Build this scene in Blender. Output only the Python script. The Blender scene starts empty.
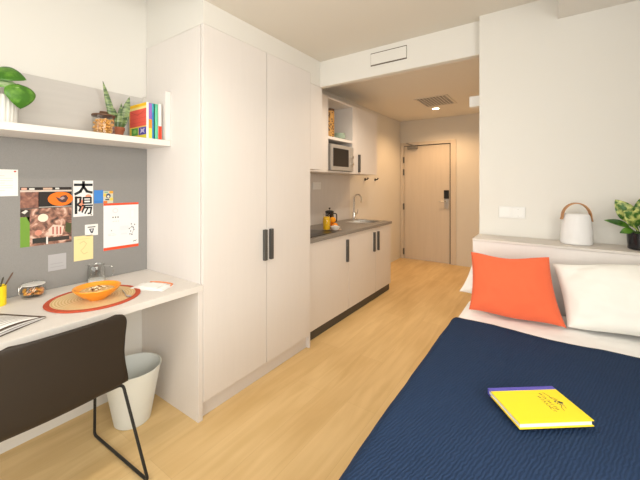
import bpy, bmesh, math, random
from mathutils import Vector, Matrix, noise
random.seed(7)
PI = math.pi
sc = bpy.context.scene
C = sc.collection

# ------------------------------------------------------------------ materials
def mat(name, col, rough=.5, metal=0., spec=.5, grain=None, bump=None, var=0., sheen=0., emit=None, trans=None):
    m = bpy.data.materials.new(name); m.use_nodes = True
    nt = m.node_tree; N = nt.nodes; L = nt.links
    b = N['Principled BSDF']
    b.inputs['Base Color'].default_value = (*col, 1)
    b.inputs['Roughness'].default_value = rough
    b.inputs['Metallic'].default_value = metal
    b.inputs['Specular IOR Level'].default_value = spec
    if sheen:
        b.inputs['Sheen Weight'].default_value = sheen
    tc = N.new('ShaderNodeTexCoord')
    if grain or var:
        mp = N.new('ShaderNodeMapping'); L.new(tc.outputs['Object'], mp.inputs['Vector'])
        mp.inputs['Scale'].default_value = grain or (6, 6, 6)
        nz = N.new('ShaderNodeTexNoise'); nz.inputs['Scale'].default_value = 1.0; nz.inputs['Detail'].default_value = 5
        L.new(mp.outputs[0], nz.inputs['Vector'])
        rp = N.new('ShaderNodeValToRGB')
        v = var or .06
        rp.color_ramp.elements[0].position = .3; rp.color_ramp.elements[1].position = .7
        rp.color_ramp.elements[0].color = (*[c*(1-v) for c in col], 1)
        rp.color_ramp.elements[1].color = (*[min(1, c*(1+v)) for c in col], 1)
        L.new(nz.outputs[0], rp.inputs[0]); L.new(rp.outputs[0], b.inputs['Base Color'])
    if bump:
        sx, st, dist = bump
        mp2 = N.new('ShaderNodeMapping'); L.new(tc.outputs['Object'], mp2.inputs['Vector'])
        mp2.inputs['Scale'].default_value = sx if hasattr(sx, '__len__') else (sx, sx, sx)
        n2 = N.new('ShaderNodeTexNoise'); n2.inputs['Scale'].default_value = 1; n2.inputs['Detail'].default_value = 3
        L.new(mp2.outputs[0], n2.inputs['Vector'])
        bp = N.new('ShaderNodeBump'); bp.inputs['Strength'].default_value = st; bp.inputs['Distance'].default_value = dist
        L.new(n2.outputs[0], bp.inputs['Height']); L.new(bp.outputs[0], b.inputs['Normal'])
    if emit:
        b.inputs['Emission Color'].default_value = (*emit[0], 1); b.inputs['Emission Strength'].default_value = emit[1]
    return m

def clear(name, tint=(1, 1, 1), refl=.12, rough=.03, fac=.42):
    m = bpy.data.materials.new(name); m.use_nodes = True
    nt = m.node_tree; N = nt.nodes; L = nt.links
    N.remove(N['Principled BSDF'])
    t = N.new('ShaderNodeBsdfTransparent'); t.inputs[0].default_value = (*tint, 1)
    g = N.new('ShaderNodeBsdfGlossy'); g.inputs['Roughness'].default_value = rough
    lw = N.new('ShaderNodeLayerWeight'); lw.inputs[0].default_value = .35
    ma = N.new('ShaderNodeMath'); ma.operation = 'MULTIPLY_ADD'; ma.inputs[1].default_value = fac; ma.inputs[2].default_value = refl*.5
    L.new(lw.outputs['Facing'], ma.inputs[0])
    mx = N.new('ShaderNodeMixShader'); L.new(ma.outputs[0], mx.inputs[0]); L.new(t.outputs[0], mx.inputs[1]); L.new(g.outputs[0], mx.inputs[2])
    L.new(mx.outputs[0], N['Material Output'].inputs[0])
    return m

def oak_floor():
    m = bpy.data.materials.new('oak_planks'); m.use_nodes = True
    nt = m.node_tree; N = nt.nodes; L = nt.links; b = N['Principled BSDF']
    tc = N.new('ShaderNodeTexCoord')
    mp = N.new('ShaderNodeMapping'); mp.inputs['Rotation'].default_value = (0, 0, PI/2); mp.inputs['Location'].default_value = (.3, .07, 0)
    L.new(tc.outputs['Object'], mp.inputs[0])
    br = N.new('ShaderNodeTexBrick'); br.offset = .37; br.offset_frequency = 2
    br.inputs['Scale'].default_value = 1; br.inputs['Brick Width'].default_value = 1.45; br.inputs['Row Height'].default_value = .19
    br.inputs['Mortar Size'].default_value = .0011; br.inputs['Mortar Smooth'].default_value = .3; br.inputs['Bias'].default_value = 0
    br.inputs['Color1'].default_value = (.755, .54, .265, 1); br.inputs['Color2'].default_value = (.81, .60, .31, 1)
    br.inputs['Mortar'].default_value = (.68, .48, .24, 1)
    L.new(mp.outputs[0], br.inputs['Vector'])
    mg = N.new('ShaderNodeMapping'); mg.inputs['Scale'].default_value = (9, .9, 1); L.new(tc.outputs['Object'], mg.inputs[0])
    n1 = N.new('ShaderNodeTexNoise'); n1.inputs['Scale'].default_value = 1.6; n1.inputs['Detail'].default_value = 7; n1.inputs['Distortion'].default_value = 1.2
    L.new(mg.outputs[0], n1.inputs['Vector'])
    r1 = N.new('ShaderNodeValToRGB'); r1.color_ramp.elements[0].position = .36; r1.color_ramp.elements[1].position = .66
    r1.color_ramp.elements[0].color = (.90, .87, .82, 1); r1.color_ramp.elements[1].color = (1.0, 1.0, 1.0, 1)
    L.new(n1.outputs[0], r1.inputs[0])
    mk = N.new('ShaderNodeMapping'); mk.inputs['Scale'].default_value = (3.2, 1.1, 1); L.new(tc.outputs['Object'], mk.inputs[0])
    n2 = N.new('ShaderNodeTexNoise'); n2.inputs['Scale'].default_value = 1.4; n2.inputs['Detail'].default_value = 2
    L.new(mk.outputs[0], n2.inputs['Vector'])
    r2 = N.new('ShaderNodeValToRGB'); r2.color_ramp.elements[0].position = .3; r2.color_ramp.elements[1].position = .6
    r2.color_ramp.elements[0].color = (.88, .84, .76, 1); r2.color_ramp.elements[1].color = (1, 1, 1, 1)
    L.new(n2.outputs[0], r2.inputs[0])
    def mul(a, c):
        x = N.new('ShaderNodeMix'); x.data_type = 'RGBA'; x.blend_type = 'MULTIPLY'; x.inputs[0].default_value = 1
        L.new(a, x.inputs[6]); L.new(c, x.inputs[7]); return x.outputs[2]
    o = mul(mul(br.outputs['Color'], r1.outputs[0]), r2.outputs[0])
    L.new(o, b.inputs['Base Color'])
    b.inputs['Roughness'].default_value = .42; b.inputs['Specular IOR Level'].default_value = .4
    return m

def quilt():
    m = bpy.data.materials.new('navy_quilt'); m.use_nodes = True
    nt = m.node_tree; N = nt.nodes; L = nt.links; b = N['Principled BSDF']
    tc = N.new('ShaderNodeTexCoord')
    mp = N.new('ShaderNodeMapping'); mp.inputs['Scale'].default_value = (1, 1, 1); mp.inputs['Rotation'].default_value = (0, 0, .25)
    L.new(tc.outputs['Object'], mp.inputs[0])
    w = N.new('ShaderNodeTexWave'); w.inputs['Scale'].default_value = 38; w.inputs['Distortion'].default_value = 4.5
    w.inputs['Detail'].default_value = 2; w.inputs['Detail Scale'].default_value = 1.6
    L.new(mp.outputs[0], w.inputs['Vector'])
    bp = N.new('ShaderNodeBump'); bp.inputs['Strength'].default_value = .35; bp.inputs['Distance'].default_value = .003
    L.new(w.outputs[0], bp.inputs['Height']); L.new(bp.outputs[0], b.inputs['Normal'])
    r = N.new('ShaderNodeValToRGB')
    r.color_ramp.elements[0].color = (.0165, .034, .078, 1); r.color_ramp.elements[1].color = (.020, .040, .092, 1)
    L.new(w.outputs[0], r.inputs[0]); L.new(r.outputs[0], b.inputs['Base Color'])
    b.inputs['Roughness'].default_value = .9; b.inputs['Specular IOR Level'].default_value = .12
    return m

def leafmat(name, dark, light, scale=60, bands=False):
    m = bpy.data.materials.new(name); m.use_nodes = True
    nt = m.node_tree; N = nt.nodes; L = nt.links; b = N['Principled BSDF']
    tc = N.new('ShaderNodeTexCoord')
    mp = N.new('ShaderNodeMapping'); L.new(tc.outputs['Object'], mp.inputs[0])
    mp.inputs['Scale'].default_value = (scale*.4, scale*.4, scale*1.6) if bands else (scale,)*3
    n = N.new('ShaderNodeTexNoise'); n.inputs['Scale'].default_value = 1; n.inputs['Detail'].default_value = 3
    L.new(mp.outputs[0], n.inputs['Vector'])
    r = N.new('ShaderNodeValToRGB'); r.color_ramp.elements[0].position = .44; r.color_ramp.elements[1].position = .60
    r.color_ramp.elements[0].color = (*dark, 1); r.color_ramp.elements[1].color = (*light, 1)
    L.new(n.outputs[0], r.inputs[0]); L.new(r.outputs[0], b.inputs['Base Color'])
    b.inputs['Roughness'].default_value = .38
    return m

def woven(name, a, c):
    m = bpy.data.materials.new(name); m.use_nodes = True
    nt = m.node_tree; N = nt.nodes; L = nt.links; b = N['Principled BSDF']
    tc = N.new('ShaderNodeTexCoord')
    w = N.new('ShaderNodeTexWave'); w.wave_type = 'RINGS'; w.rings_direction = 'Z'
    w.inputs['Scale'].default_value = 26; w.inputs['Distortion'].default_value = .6; w.inputs['Detail Scale'].default_value = 6
    L.new(tc.outputs['Object'], w.inputs['Vector'])
    n = N.new('ShaderNodeTexNoise'); n.inputs['Scale'].default_value = 160; L.new(tc.outputs['Object'], n.inputs['Vector'])
    ad = N.new('ShaderNodeMath'); ad.operation = 'MULTIPLY'; L.new(w.outputs[1], ad.inputs[0]); L.new(n.outputs[0], ad.inputs[1])
    r = N.new('ShaderNodeValToRGB'); r.color_ramp.elements[0].color = (*a, 1); r.color_ramp.elements[1].color = (*c, 1)
    r.color_ramp.elements[1].position = .5
    L.new(ad.outputs[0], r.inputs[0]); L.new(r.outputs[0], b.inputs['Base Color'])
    bp = N.new('ShaderNodeBump'); bp.inputs['Strength'].default_value = .5; bp.inputs['Distance'].default_value = .002
    L.new(ad.outputs[0], bp.inputs['Height']); L.new(bp.outputs[0], b.inputs['Normal'])
    b.inputs['Roughness'].default_value = .8
    return m

M = {}
M['wall'] = mat('wall_paint', (.76, .735, .69), .85, spec=.2, bump=(220, .05, .001))
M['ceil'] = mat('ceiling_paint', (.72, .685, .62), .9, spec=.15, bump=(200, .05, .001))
M['hceil'] = mat('hall_ceiling_lightened', (.84, .81, .76), .9, spec=.15, bump=(200, .05, .001))  # lighter copy of the ceiling colour, keeps the dim hall ceiling bright
M['silver'] = mat('silver_paint', (.44, .42, .395), .4, metal=.25)
M['lam'] = mat('greige_laminate', (.76, .715, .685), .55, spec=.35, grain=(60, 60, 4), var=.008)
M['lamd'] = mat('desk_laminate', (.74, .70, .66), .5, spec=.35, grain=(40, 3, 40), var=.02)
M['ledge'] = mat('ledge_laminate', (.68, .63, .585), .55, spec=.3, grain=(3, 60, 60), var=.06)
M['shelfback'] = mat('shelf_back_laminate', (.58, .55, .52), .6, spec=.3, grain=(40, 3, 40), var=.03)
M['board'] = mat('grey_felt_board', (.265, .255, .245), .95, spec=.1, bump=(900, .3, .001), grain=(250, 250, 250), var=.06)
M['floor'] = oak_floor()
M['splash'] = mat('splash_laminate', (.66, .625, .60), .5, grain=(30, 30, 3), var=.02)
M['counter'] = mat('grey_worktop', (.27, .245, .222), .5, grain=(90, 90, 90), var=.10)
M['kick'] = mat('dark_kick', (.085, .075, .062), .6)
M['blackmetal'] = mat('black_metal', (.018, .017, .016), .42, spec=.4)
M['gap'] = mat('painted_gap_shade', (.07, .06, .055), .9)
M['dsteel'] = mat('grey_steel', (.26, .25, .235), .45, metal=.3)
M['handle'] = mat('anthracite_handle', (.075, .072, .068), .45, spec=.5)
M['steel'] = mat('brushed_steel', (.62, .60, .57), .28, metal=1, grain=(200, 4, 4), var=.05)
M['chrome'] = mat('chrome', (.78, .77, .75), .12, metal=1)
M['door'] = mat('door_laminate', (.70, .63, .55), .55, spec=.3, grain=(30, 30, 2), var=.025)
M['black'] = mat('black_plastic', (.012, .012, .013), .3)
M['darkgap'] = mat('dark_recess', (.03, .028, .026), .9)
M['shell'] = mat('dark_brown_plastic', (.030, .022, .016), .62, spec=.3, bump=(500, .06, .0006))
M['bin'] = mat('white_bin_plastic', (.78, .80, .765), .45)
M['white'] = mat('white_plastic', (.80, .79, .77), .4)
M['lampw'] = mat('lamp_white', (.80, .785, .78), .5, spec=.3)
M['tanwood'] = mat('bent_wood', (.45, .21, .075), .5, grain=(30, 30, 30), var=.15)
M['linen'] = mat('white_linen', (.92, .915, .90), .9, spec=.15, sheen=.1, bump=((500, 500, 500), .1, .0005))
M['linen2'] = mat('ivory_linen', (.89, .87, .82), .9, spec=.15, sheen=.1, bump=((500, 500, 500), .1, .0005))
M['orange'] = mat('orange_cotton', (.80, .15, .065), .9, spec=.12, sheen=.1, bump=((600, 600, 600), .2, .0005))
M['quilt'] = quilt()
M['bedbase'] = mat('bed_base_fabric', (.42, .38, .34), .9)
M['yellow'] = mat('yellow_cover', (.90, .66, .012), .5)
M['blue'] = mat('blue_cloth_spine', (.085, .075, .42), .6)
M['page'] = mat('page_edges', (.80, .77, .68), .8, grain=(4, 4, 900), var=.1)
M['ink'] = mat('dark_ink', (.05, .045, .03), .7)
M['terra'] = mat('terracotta', (.34, .105, .05), .8)
M['soil'] = mat('soil', (.035, .02, .012), 1)
M['potw'] = mat('white_ceramic', (.78, .76, .72), .4)
M['blackpot'] = mat('black_glazed_pot', (.010, .009, .012), .2)
M['leaf'] = leafmat('monstera_leaf', (.045, .16, .012), (.12, .30, .03), 22)
M['leafw'] = leafmat('pale_leaf', (.16, .34, .08), (.42, .52, .30), 30)
M['snake'] = leafmat('snake_leaf', (.05, .10, .02), (.25, .33, .12), 55, True)
M['dief'] = leafmat('variegated_leaf', (.035, .13, .008), (.55, .58, .18), 38)
M['diefd'] = leafmat('green_leaf', (.02, .085, .006), (.10, .24, .02), 30)
M['glass'] = clear('clear_glass', (.97, .98, .975), .10)
M['glass2'] = clear('jar_glass', (.99, .99, .985), .03, fac=.22)
M['pane'] = clear('window_glass', (.98, .99, .98), .06)
M['glassd'] = clear('smoky_glass', (.35, .31, .28), .12)
M['cork'] = mat('acacia_lid', (.11, .05, .022), .55, grain=(80, 20, 20), var=.25)
M['nuts'] = mat('golden_nuts', (.72, .36, .07), .6, grain=(90, 90, 90), var=.35)
M['spice'] = mat('orange_brown_sweets', (.70, .27, .08), .6, grain=(60, 60, 60), var=.5)
M['bowl'] = mat('orange_glaze', (.90, .33, .02), .3)
M['cereal'] = mat('oat_cereal', (.66, .42, .18), .8, grain=(120, 120, 120), var=.3)
M['mat'] = woven('woven_jute', (.60, .42, .19), (.80, .63, .37))
M['matrim'] = mat('red_woven_rim', (.50, .075, .03), .85, bump=(300, .5, .002), grain=(200, 200, 200), var=.2)
M['paper'] = mat('white_paper', (.80, .78, .75), .8)
M['glow'] = mat('lamp_glow', (1, .9, .7), .5, emit=((1, .78, .48), 18))
M['gauze'] = mat('vent_white', (.80, .76, .70), .6)
M['patt'] = None
_pc = {}
def P(r, g, b, rough=.7):
    k = (r, g, b)
    if k not in _pc:
        lin = [((c/255+.055)/1.055)**2.4 if c > 10 else c/255/12.92 for c in k]
        _pc[k] = mat('print_%d_%d_%d' % k, lin, rough, spec=.2)
    return _pc[k]

# ------------------------------------------------------------------ mesh helpers
class MB:
    def __init__(s):
        s.bm = bmesh.new(); s.mats = []
    def mi(s, m):
        if m not in s.mats: s.mats.append(m)
        return s.mats.index(m)
    def merge(s, bm2, m, mtx=None, flat=False):
        i = s.mi(m)
        for f in bm2.faces: f.material_index = i; f.smooth = not flat
        if mtx is not None: bm2.transform(mtx)
        me = bpy.data.meshes.new('tmp'); bm2.to_mesh(me); bm2.free()
        s.bm.from_mesh(me); bpy.data.meshes.remove(me)
        return s
    def box(s, x0, x1, y0, y1, z0, z1, m, bev=0, seg=2, mtx=None):
        b = bmesh.new(); bmesh.ops.create_cube(b, size=1)
        for v in b.verts:
            v.co = Vector(((x0+x1)/2+v.co.x*(x1-x0), (y0+y1)/2+v.co.y*(y1-y0), (z0+z1)/2+v.co.z*(z1-z0)))
        if bev: bmesh.ops.bevel(b, geom=b.edges[:], offset=bev, segments=seg, profile=.5, affect='EDGES')
        return s.merge(b, m, mtx, True)
    def lathe(s, prof, m, c=(0, 0, 0), n=32, mtx=None, sx=1, sy=1, ribs=0, ribamp=0, caps=False):
        b = bmesh.new(); rings = []
        for r, z in prof:
            ring = []
            for k in range(n):
                a = 2*PI*k/n
                rr = r*(1+ribamp*(1 if (k*ribs*2//n) % 2 else 0)) if ribs else r
                ring.append(b.verts.new((c[0]+rr*sx*math.cos(a), c[1]+rr*sy*math.sin(a), c[2]+z)))
            rings.append(ring)
        for i in range(len(rings)-1):
            for k in range(n):
                b.faces.new((rings[i][k], rings[i][(k+1) % n], rings[i+1][(k+1) % n], rings[i+1][k]))
        if prof[0][0] > 1e-6: b.faces.new(rings[0][::-1])
        if prof[-1][0] > 1e-6: b.faces.new(rings[-1])
        bmesh.ops.remove_doubles(b, verts=b.verts[:], dist=1e-6)
        bmesh.ops.recalc_face_normals(b, faces=b.faces[:])
        return s.merge(b, m, mtx)
    def tube(s, pts, r, m, n=10, fil=0, mtx=None, flat=1.0):
        pts = [Vector(p) for p in pts]
        if fil:
            q = [pts[0]]
            for i in range(1, len(pts)-1):
                a, p, c = pts[i-1], pts[i], pts[i+1]
                d1 = (a-p); d2 = (c-p); f = min(fil, d1.length*.48, d2.length*.48)
                A = p+d1.normalized()*f; B = p+d2.normalized()*f
                for k in range(6):
                    t = k/5; q.append(A*(1-t)**2+p*2*t*(1-t)+B*t*t)
            q.append(pts[-1]); pts = q
        b = bmesh.new(); rings = []
        d = (pts[1]-pts[0]).normalized()
        u = d.orthogonal().normalized()
        for i, p in enumerate(pts):
            if i == 0: t = pts[1]-pts[0]
            elif i == len(pts)-1: t = pts[-1]-pts[-2]
            else: t = (pts[i+1]-pts[i]).normalized()+(pts[i]-pts[i-1]).normalized()
            t.normalize()
            u = (u-t*u.dot(t)).normalized(); w = t.cross(u)
            rr = r[i] if hasattr(r, '__len__') else r
            rings.append([b.verts.new(p+u*rr*math.cos(2*PI*k/n)+w*rr*flat*math.sin(2*PI*k/n)) for k in range(n)])
        for i in range(len(rings)-1):
            for k in range(n):
                b.faces.new((rings[i][k], rings[i][(k+1) % n], rings[i+1][(k+1) % n], rings[i+1][k]))
        b.faces.new(rings[0][::-1]); b.faces.new(rings[-1])
        bmesh.ops.recalc_face_normals(b, faces=b.faces[:])
        return s.merge(b, m, mtx)
    def poly(s, pts, m, th=None, mtx=None):
        """flat polygon, optionally with thickness along its normal"""
        b = bmesh.new(); f = b.faces.new([b.verts.new(p) for p in pts])
        if th:
            f.normal_update(); n = f.normal.copy()
            r = bmesh.ops.extrude_face_region(b, geom=[f])
            for v in [g for g in r['geom'] if isinstance(g, bmesh.types.BMVert)]: v.co += n*th
            bmesh.ops.recalc_face_normals(b, faces=b.faces[:])
        return s.merge(b, m, mtx)
    def ball(s, c, r, m, sub=2, sc_=(1, 1, 1), mtx=None):
        b = bmesh.new(); bmesh.ops.create_icosphere(b, subdivisions=sub, radius=r)
        for v in b.verts: v.co = Vector((c[0]+v.co.x*sc_[0], c[1]+v.co.y*sc_[1], c[2]+v.co.z*sc_[2]))
        return s.merge(b, m, mtx)
    def grid(s, fn, nu, nv, m, mtx=None, wrap=False):
        b = bmesh.new()
        V = [[b.verts.new(fn(i/nu, j/nv)) for j in range(nv+1)] for i in range(nu+1)]
        for i in range(nu):
            for j in range(nv):
                b.faces.new((V[i][j], V[i+1][j], V[i+1][j+1], V[i][j+1]))
        return s.merge(b, m, mtx)

def obj(name, mb, parent=None, loc=None, world=True, smooth=True, ang=.4):
    """link the collected shapes as ONE mesh object; world: shapes were given in world coordinates"""
    if parent is not None:
        off = Vector(); p = parent
        while p is not None: off += p.location; p = p.parent
        if world: mb.bm.transform(Matrix.Translation(-off))
    elif loc is not None and world:
        mb.bm.transform(Matrix.Translation(-Vector(loc)))
    me = bpy.data.meshes.new(name); mb.bm.to_mesh(me); mb.bm.free()
    for m in mb.mats: me.materials.append(m)
    if smooth:
        keep = [False]*len(me.polygons); me.polygons.foreach_get('use_smooth', keep)
        me.set_sharp_from_angle(angle=ang)
        me.polygons.foreach_set('use_smooth', keep)
    o = bpy.data.objects.new(name, me); C.objects.link(o)
    if parent is not None: o.parent = parent
    elif loc is not None: o.location = loc
    return o

def tag(o, label, cat, group=None, kind=None):
    o['label'] = label; o['category'] = cat
    if group: o['group'] = group
    if kind: o['kind'] = kind
    return o
def thing(name, label, cat, loc, group=None, rotz=0):
    o = bpy.data.objects.new(name, None); C.objects.link(o); o.location = loc; o.rotation_euler = (0, 0, rotz)
    o.empty_display_size = .05
    return tag(o, label, cat, group)
def struct(name, mb, label=None, cat=None, loc=None):
    o = obj(name, mb, loc=loc); o['kind'] = 'structure'
    if label: o['label'] = label
    if cat: o['category'] = cat
    return o

# ------------------------------------------------------------------ measured layout (metres, camera stands at x=y=0)
XL = -2.2214; XF = -1.602; Y0 = 1.147; Y1 = 2.161; ZC = 2.373
YB = 2.302; ZB = 2.159; ZW = 2.240; ZH = 2.463; YD = 5.733
XK = -1.650; YK = 3.945; ZK = .8666
YR = 2.2385; XR = -.357; YL = 2.0195; ZL = 1.025; ZT = .764
XE = .78; YW = -1.15; ZTOP = 2.78

# ------------------------------------------------------------------ room shell
struct('floor', MB().box(XL-.1, XE+.1, YW-.1, YD+.1, -.08, 0, M['floor']), 'light oak plank floor running from the bed to the entrance door', 'floor')
struct('wall_left', MB().box(XL-.1, XL, YW, YD+.1, 0, ZTOP, M['wall']), 'white wall behind the desk and the kitchenette', 'wall')
VY0, VY1, VZ0, VZ1 = -1.0, .80, .78, 2.20
w = MB()
w.box(XE, XE+.1, YW, VY0, 0, ZTOP, M['wall']); w.box(XE, XE+.1, VY1, YR, 0, ZTOP, M['wall'])
w.box(XE, XE+.1, VY0, VY1, 0, VZ0, M['wall']); w.box(XE, XE+.1, VY0, VY1, VZ1, ZTOP, M['wall'])
struct('wall_right', w, 'white wall along the far side of the bed', 'wall')
win = MB()
for a, b_ in ((VY0, VY0+.05), (VY1-.05, VY1), ((VY0+VY1)/2-.025, (VY0+VY1)/2+.025)):
    win.box(XE+.02, XE+.08, a, b_, VZ0, VZ1, M['white'], .004)
win.box(XE+.02, XE+.08, VY0, VY1, VZ0, VZ0+.05, M['white'], .004); win.box(XE+.02, XE+.08, VY0, VY1, VZ1-.05, VZ1, M['white'], .004)
wo = struct('added_window_2', win, 'added unseen window over the far side of the bed', 'window')  # out of view, added to light the wardrobe front from the right
obj('pane', MB().box(XE+.047, XE+.053, VY0+.04, (VY0+VY1)/2-.02, VZ0+.04, VZ1-.04, M['pane']), wo)
obj('pane', MB().box(XE+.047, XE+.053, (VY0+VY1)/2+.02, VY1-.04, VZ0+.04, VZ1-.04, M['pane']), wo)
struct('wall_bed', MB().box(XR, XE+.1, YR, YR+.12, 0, ZTOP, M['wall']), 'white wall at the head of the bed with a wall socket', 'wall')
struct('wall_hall', MB().box(XR, XR+.1, YR+.12, YD+.1, 0, ZTOP, M['wall']), 'hidden side wall of the entrance hall', 'wall')
DX0, DX1, DZ = -2.152, -1.366, 2.0125
w = MB()
w.box(XL, DX0-.02, YD, YD+.1, 0, ZTOP, M['wall']); w.box(DX1+.02, XR, YD, YD+.1, 0, ZTOP, M['wall']); w.box(DX0-.02, DX1+.02, YD, YD+.1, DZ+.02, ZTOP, M['wall'])
struct('wall_door', w, 'end wall of the hall around the entrance door', 'wall')
WX0, WX1, WZ0, WZ1 = -2.05, .62, .25, 2.28
w = MB()
w.box(XL, WX0, YW-.1, YW, 0, ZTOP, M['wall']); w.box(WX1, XE+.1, YW-.1, YW, 0, ZTOP, M['wall'])
w.box(WX0, WX1, YW-.1, YW, 0, WZ0, M['wall']); w.box(WX0, WX1, YW-.1, YW, WZ1, ZTOP, M['wall'])
struct('wall_back', w, 'wall behind the camera around the added window', 'wall')
win = MB()
for a, b_ in ((WX0, WX0+.05), (WX1-.05, WX1), ((WX0+WX1)/2-.025, (WX0+WX1)/2+.025)):
    win.box(a, b_, YW-.08, YW-.02, WZ0, WZ1, M['white'], .004)
win.box(WX0, WX1, YW-.08, YW-.02, WZ0, WZ0+.05, M['white'], .004); win.box(WX0, WX1, YW-.08, YW-.02, WZ1-.05, WZ1, M['white'], .004)
wo = struct('added_window_1', win, 'added unseen window behind the camera', 'window')  # unseen window added as a daylight source
obj('pane', MB().box(WX0+.04, (WX0+WX1)/2-.02, YW-.053, YW-.047, WZ0+.04, WZ1-.04, M['pane']), wo)
obj('pane', MB().box((WX0+WX1)/2+.02, WX1-.04, YW-.053, YW-.047, WZ0+.04, WZ1-.04, M['pane']), wo)
struct('ceiling', MB().box(XF, XE+.1, YW, YB, ZC, ZTOP+.05, M['ceil']), 'white ceiling over the bed', 'ceiling')
struct('ceiling_desk', MB().box(XL, XF, YW, Y0, ZTOP-.03, ZTOP+.05, M['ceil']), 'raised ceiling strip over the desk', 'ceiling')
struct('ceiling_hall', MB().box(XL, XR+.1, YB+.05, YD+.1, ZH, ZTOP+.05, M['hceil']), 'hall ceiling with a square air grille', 'ceiling')
struct('trim_1', MB().box(XL, XF, Y0, YB+.05, ZW+.001, ZTOP+.05, M['wall']).box(-1.868, XF, Y1+.001, YB+.05, ZB, ZW+.001, M['wall']), 'white painted bulkhead above the wardrobe', 'bulkhead')
struct('trim_2', MB().box(XF, XR, YB, YB+.05, ZB, ZTOP+.05, M['wall']), 'white dropped beam across the hall opening', 'beam')
struct('trim_3', MB().box(.037, XE, YW, YR, 2.2417, ZC+.01, M['wall']), 'white boxed bulkhead over the far side of the bed', 'bulkhead')

# entrance door
d = MB().box(DX0, DX1, YD+.015, YD+.055, .008, DZ, M['door'], .002)
door = struct('door_1', d, 'closed beige entrance door with black card reader and steel lever', 'door', loc=((DX0+DX1)/2, YD+.035, 0))
f = MB()
f.box(DX1+.016, -1.262, YD-.012, YD+.06, 0, 2.075, M['door'], .003)
f.box(XL+.005, DX0-.006, YD-.012, YD+.06, 0, 2.075, M['door'], .003)
f.box(DX0-.006, DX1+.016, YD-.012, YD+.06, DZ+.009, 2.075, M['door'], .003)
obj('door_frame', f, door)
obj('door_gap_shade', MB().box(DX0, DX1+.0155, YD+.0, YD+.05, DZ+.001, DZ+.0085, M['darkgap']).box(DX1+.001, DX1+.0155, YD+.0, YD+.05, .01, DZ+.001, M['darkgap']), door)  # dark strips stand in for the shade in the gap around the leaf
for z in (1.77, 1.55, .935, .13):
    obj('hinge', MB().box(DX0-.013, DX0+.004, YD-.022, YD+.012, z-.055, z+.055, M['handle'], .002), door)
obj('card_reader', MB().box(-1.458, -1.378, YD-.012, YD+.015, 1.095, 1.235, M['black'], .006), door)
obj('lock_plate', MB().box(-1.456, -1.380, YD-.004, YD+.015, .925, 1.092, M['steel'], .004), door)
h = MB().tube([(-1.425, YD+.01, 1.045), (-1.425, YD-.05, 1.045), (-1.53, YD-.055, 1.045)], .010, M['steel'], fil=.02)
h.lathe([(.022, 0), (.022, .008), (0, .008)], M['steel'], mtx=Matrix.Translation((-1.425, YD-.003, 1.045))@Matrix.Rotation(PI/2, 4, 'X'))
obj('lever_handle', h, door)
h = MB().box(-2.075, -1.905, YD-.055, YD+.015, 1.955, 2.010, M['dsteel'], .006)
h.box(-2.005, -1.975, YD-.07, YD-.01, 2.008, 2.03, M['dsteel'], .003)
h.tube([(-1.985, YD-.05, 2.022), (-2.06, YD-.10, 2.05), (-2.10, YD-.03, 2.060)], .011, M['dsteel'], n=8)
obj('door_closer', h, door)

# ------------------------------------------------------------------ wardrobe
wd = thing('wardrobe', 'tall greige two-door wardrobe between the desk and the kitchenette', 'wardrobe', (-1.91, (Y0+Y1)/2, 0))
obj('side_panel', MB().box(XL+.004, XF-.029, Y0, Y0+.020, 0, ZW, M['lam'], .0008), wd)
obj('side_panel', MB().box(XL+.004, XF-.002, Y1-.016, Y1, 0, ZW, M['lam'], .0008), wd)
obj('carcass', MB().box(XL+.004, XF-.033, Y0+.021, Y1-.017, .10, ZW-.001, M['gap']), wd)  # coloured dark so the gaps between the doors read as shade
obj('plinth', MB().box(XL+.1, XF-.030, Y0+.001, Y1-.017, 0, .094, M['lam'], .0008), wd)
def bar_handle(parent, x, y, z0, z1, depth=.022, wd_=.013):
    m = MB().box(x-.001, x+depth, y-wd_/2, y+wd_/2, z0, z1, M['handle'], .0015)
    o = obj('handle', m, parent); o['label'] = 'dark grey vertical bar handle'; return o
for y0, y1, hy in ((Y0+.001, 1.6525, 1.630), (1.6585, Y1-.018, 1.690)):
    dd = obj('door', MB().box(XF-.022, XF, y0, y1, .100, ZW, M['lam'], .001), wd)
    bar_handle(dd, XF, hy, .812, 1.022, wd_=.026)

# ------------------------------------------------------------------ desk with panel leg
dk = thing('desk', 'long built-in greige desk under the grey pinboard', 'desk', (-1.91, .25, 0))
YD0 = -.75
obj('desktop', MB().box(XL+.003, XF, YD0, Y0-.001, ZT-.033, ZT, M['lamd'], .0015), dk)
obj('side_panel', MB().box(XL+.003, XF-.003, Y0-.030, Y0-.001, 0, ZT-.034, M['lam'], .0015), dk)
obj('side_panel', MB().box(XL+.003, XF-.003, YD0, YD0+.03, 0, ZT-.034, M['lam'], .0015), dk)

# pinboard
pb = tag(obj('pinboard', MB().box(XL+.001, XL+.010, YD0, Y0-.002, ZT+.001, 1.566, M['board'], .001), loc=(XL+.005, .2, ZT)),
         'grey felt pinboard covering the wall between desk and shelf', 'pinboard')
XB = XL+.0105

# shelf
sh = thing('wall_shelf', 'greige wall shelf with upstand and end panel above the pinboard', 'shelf', (-2.07, .2, 1.567))
XS = -1.926
obj('shelf_board', MB().box(XL+.003, XS, YD0, Y0-.001, 1.567, 1.602, M['lamd'], .0015), sh)
obj('back_panel', MB().box(XL+.003, XL+.02, YD0, Y0-.036, 1.603, 1.898, M['shelfback'], .001), sh)
obj('end_panel', MB().box(XL+.003, XS, Y0-.035, Y0-.001, 1.603, 1.902, M['lam'], .0015), sh)

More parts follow.
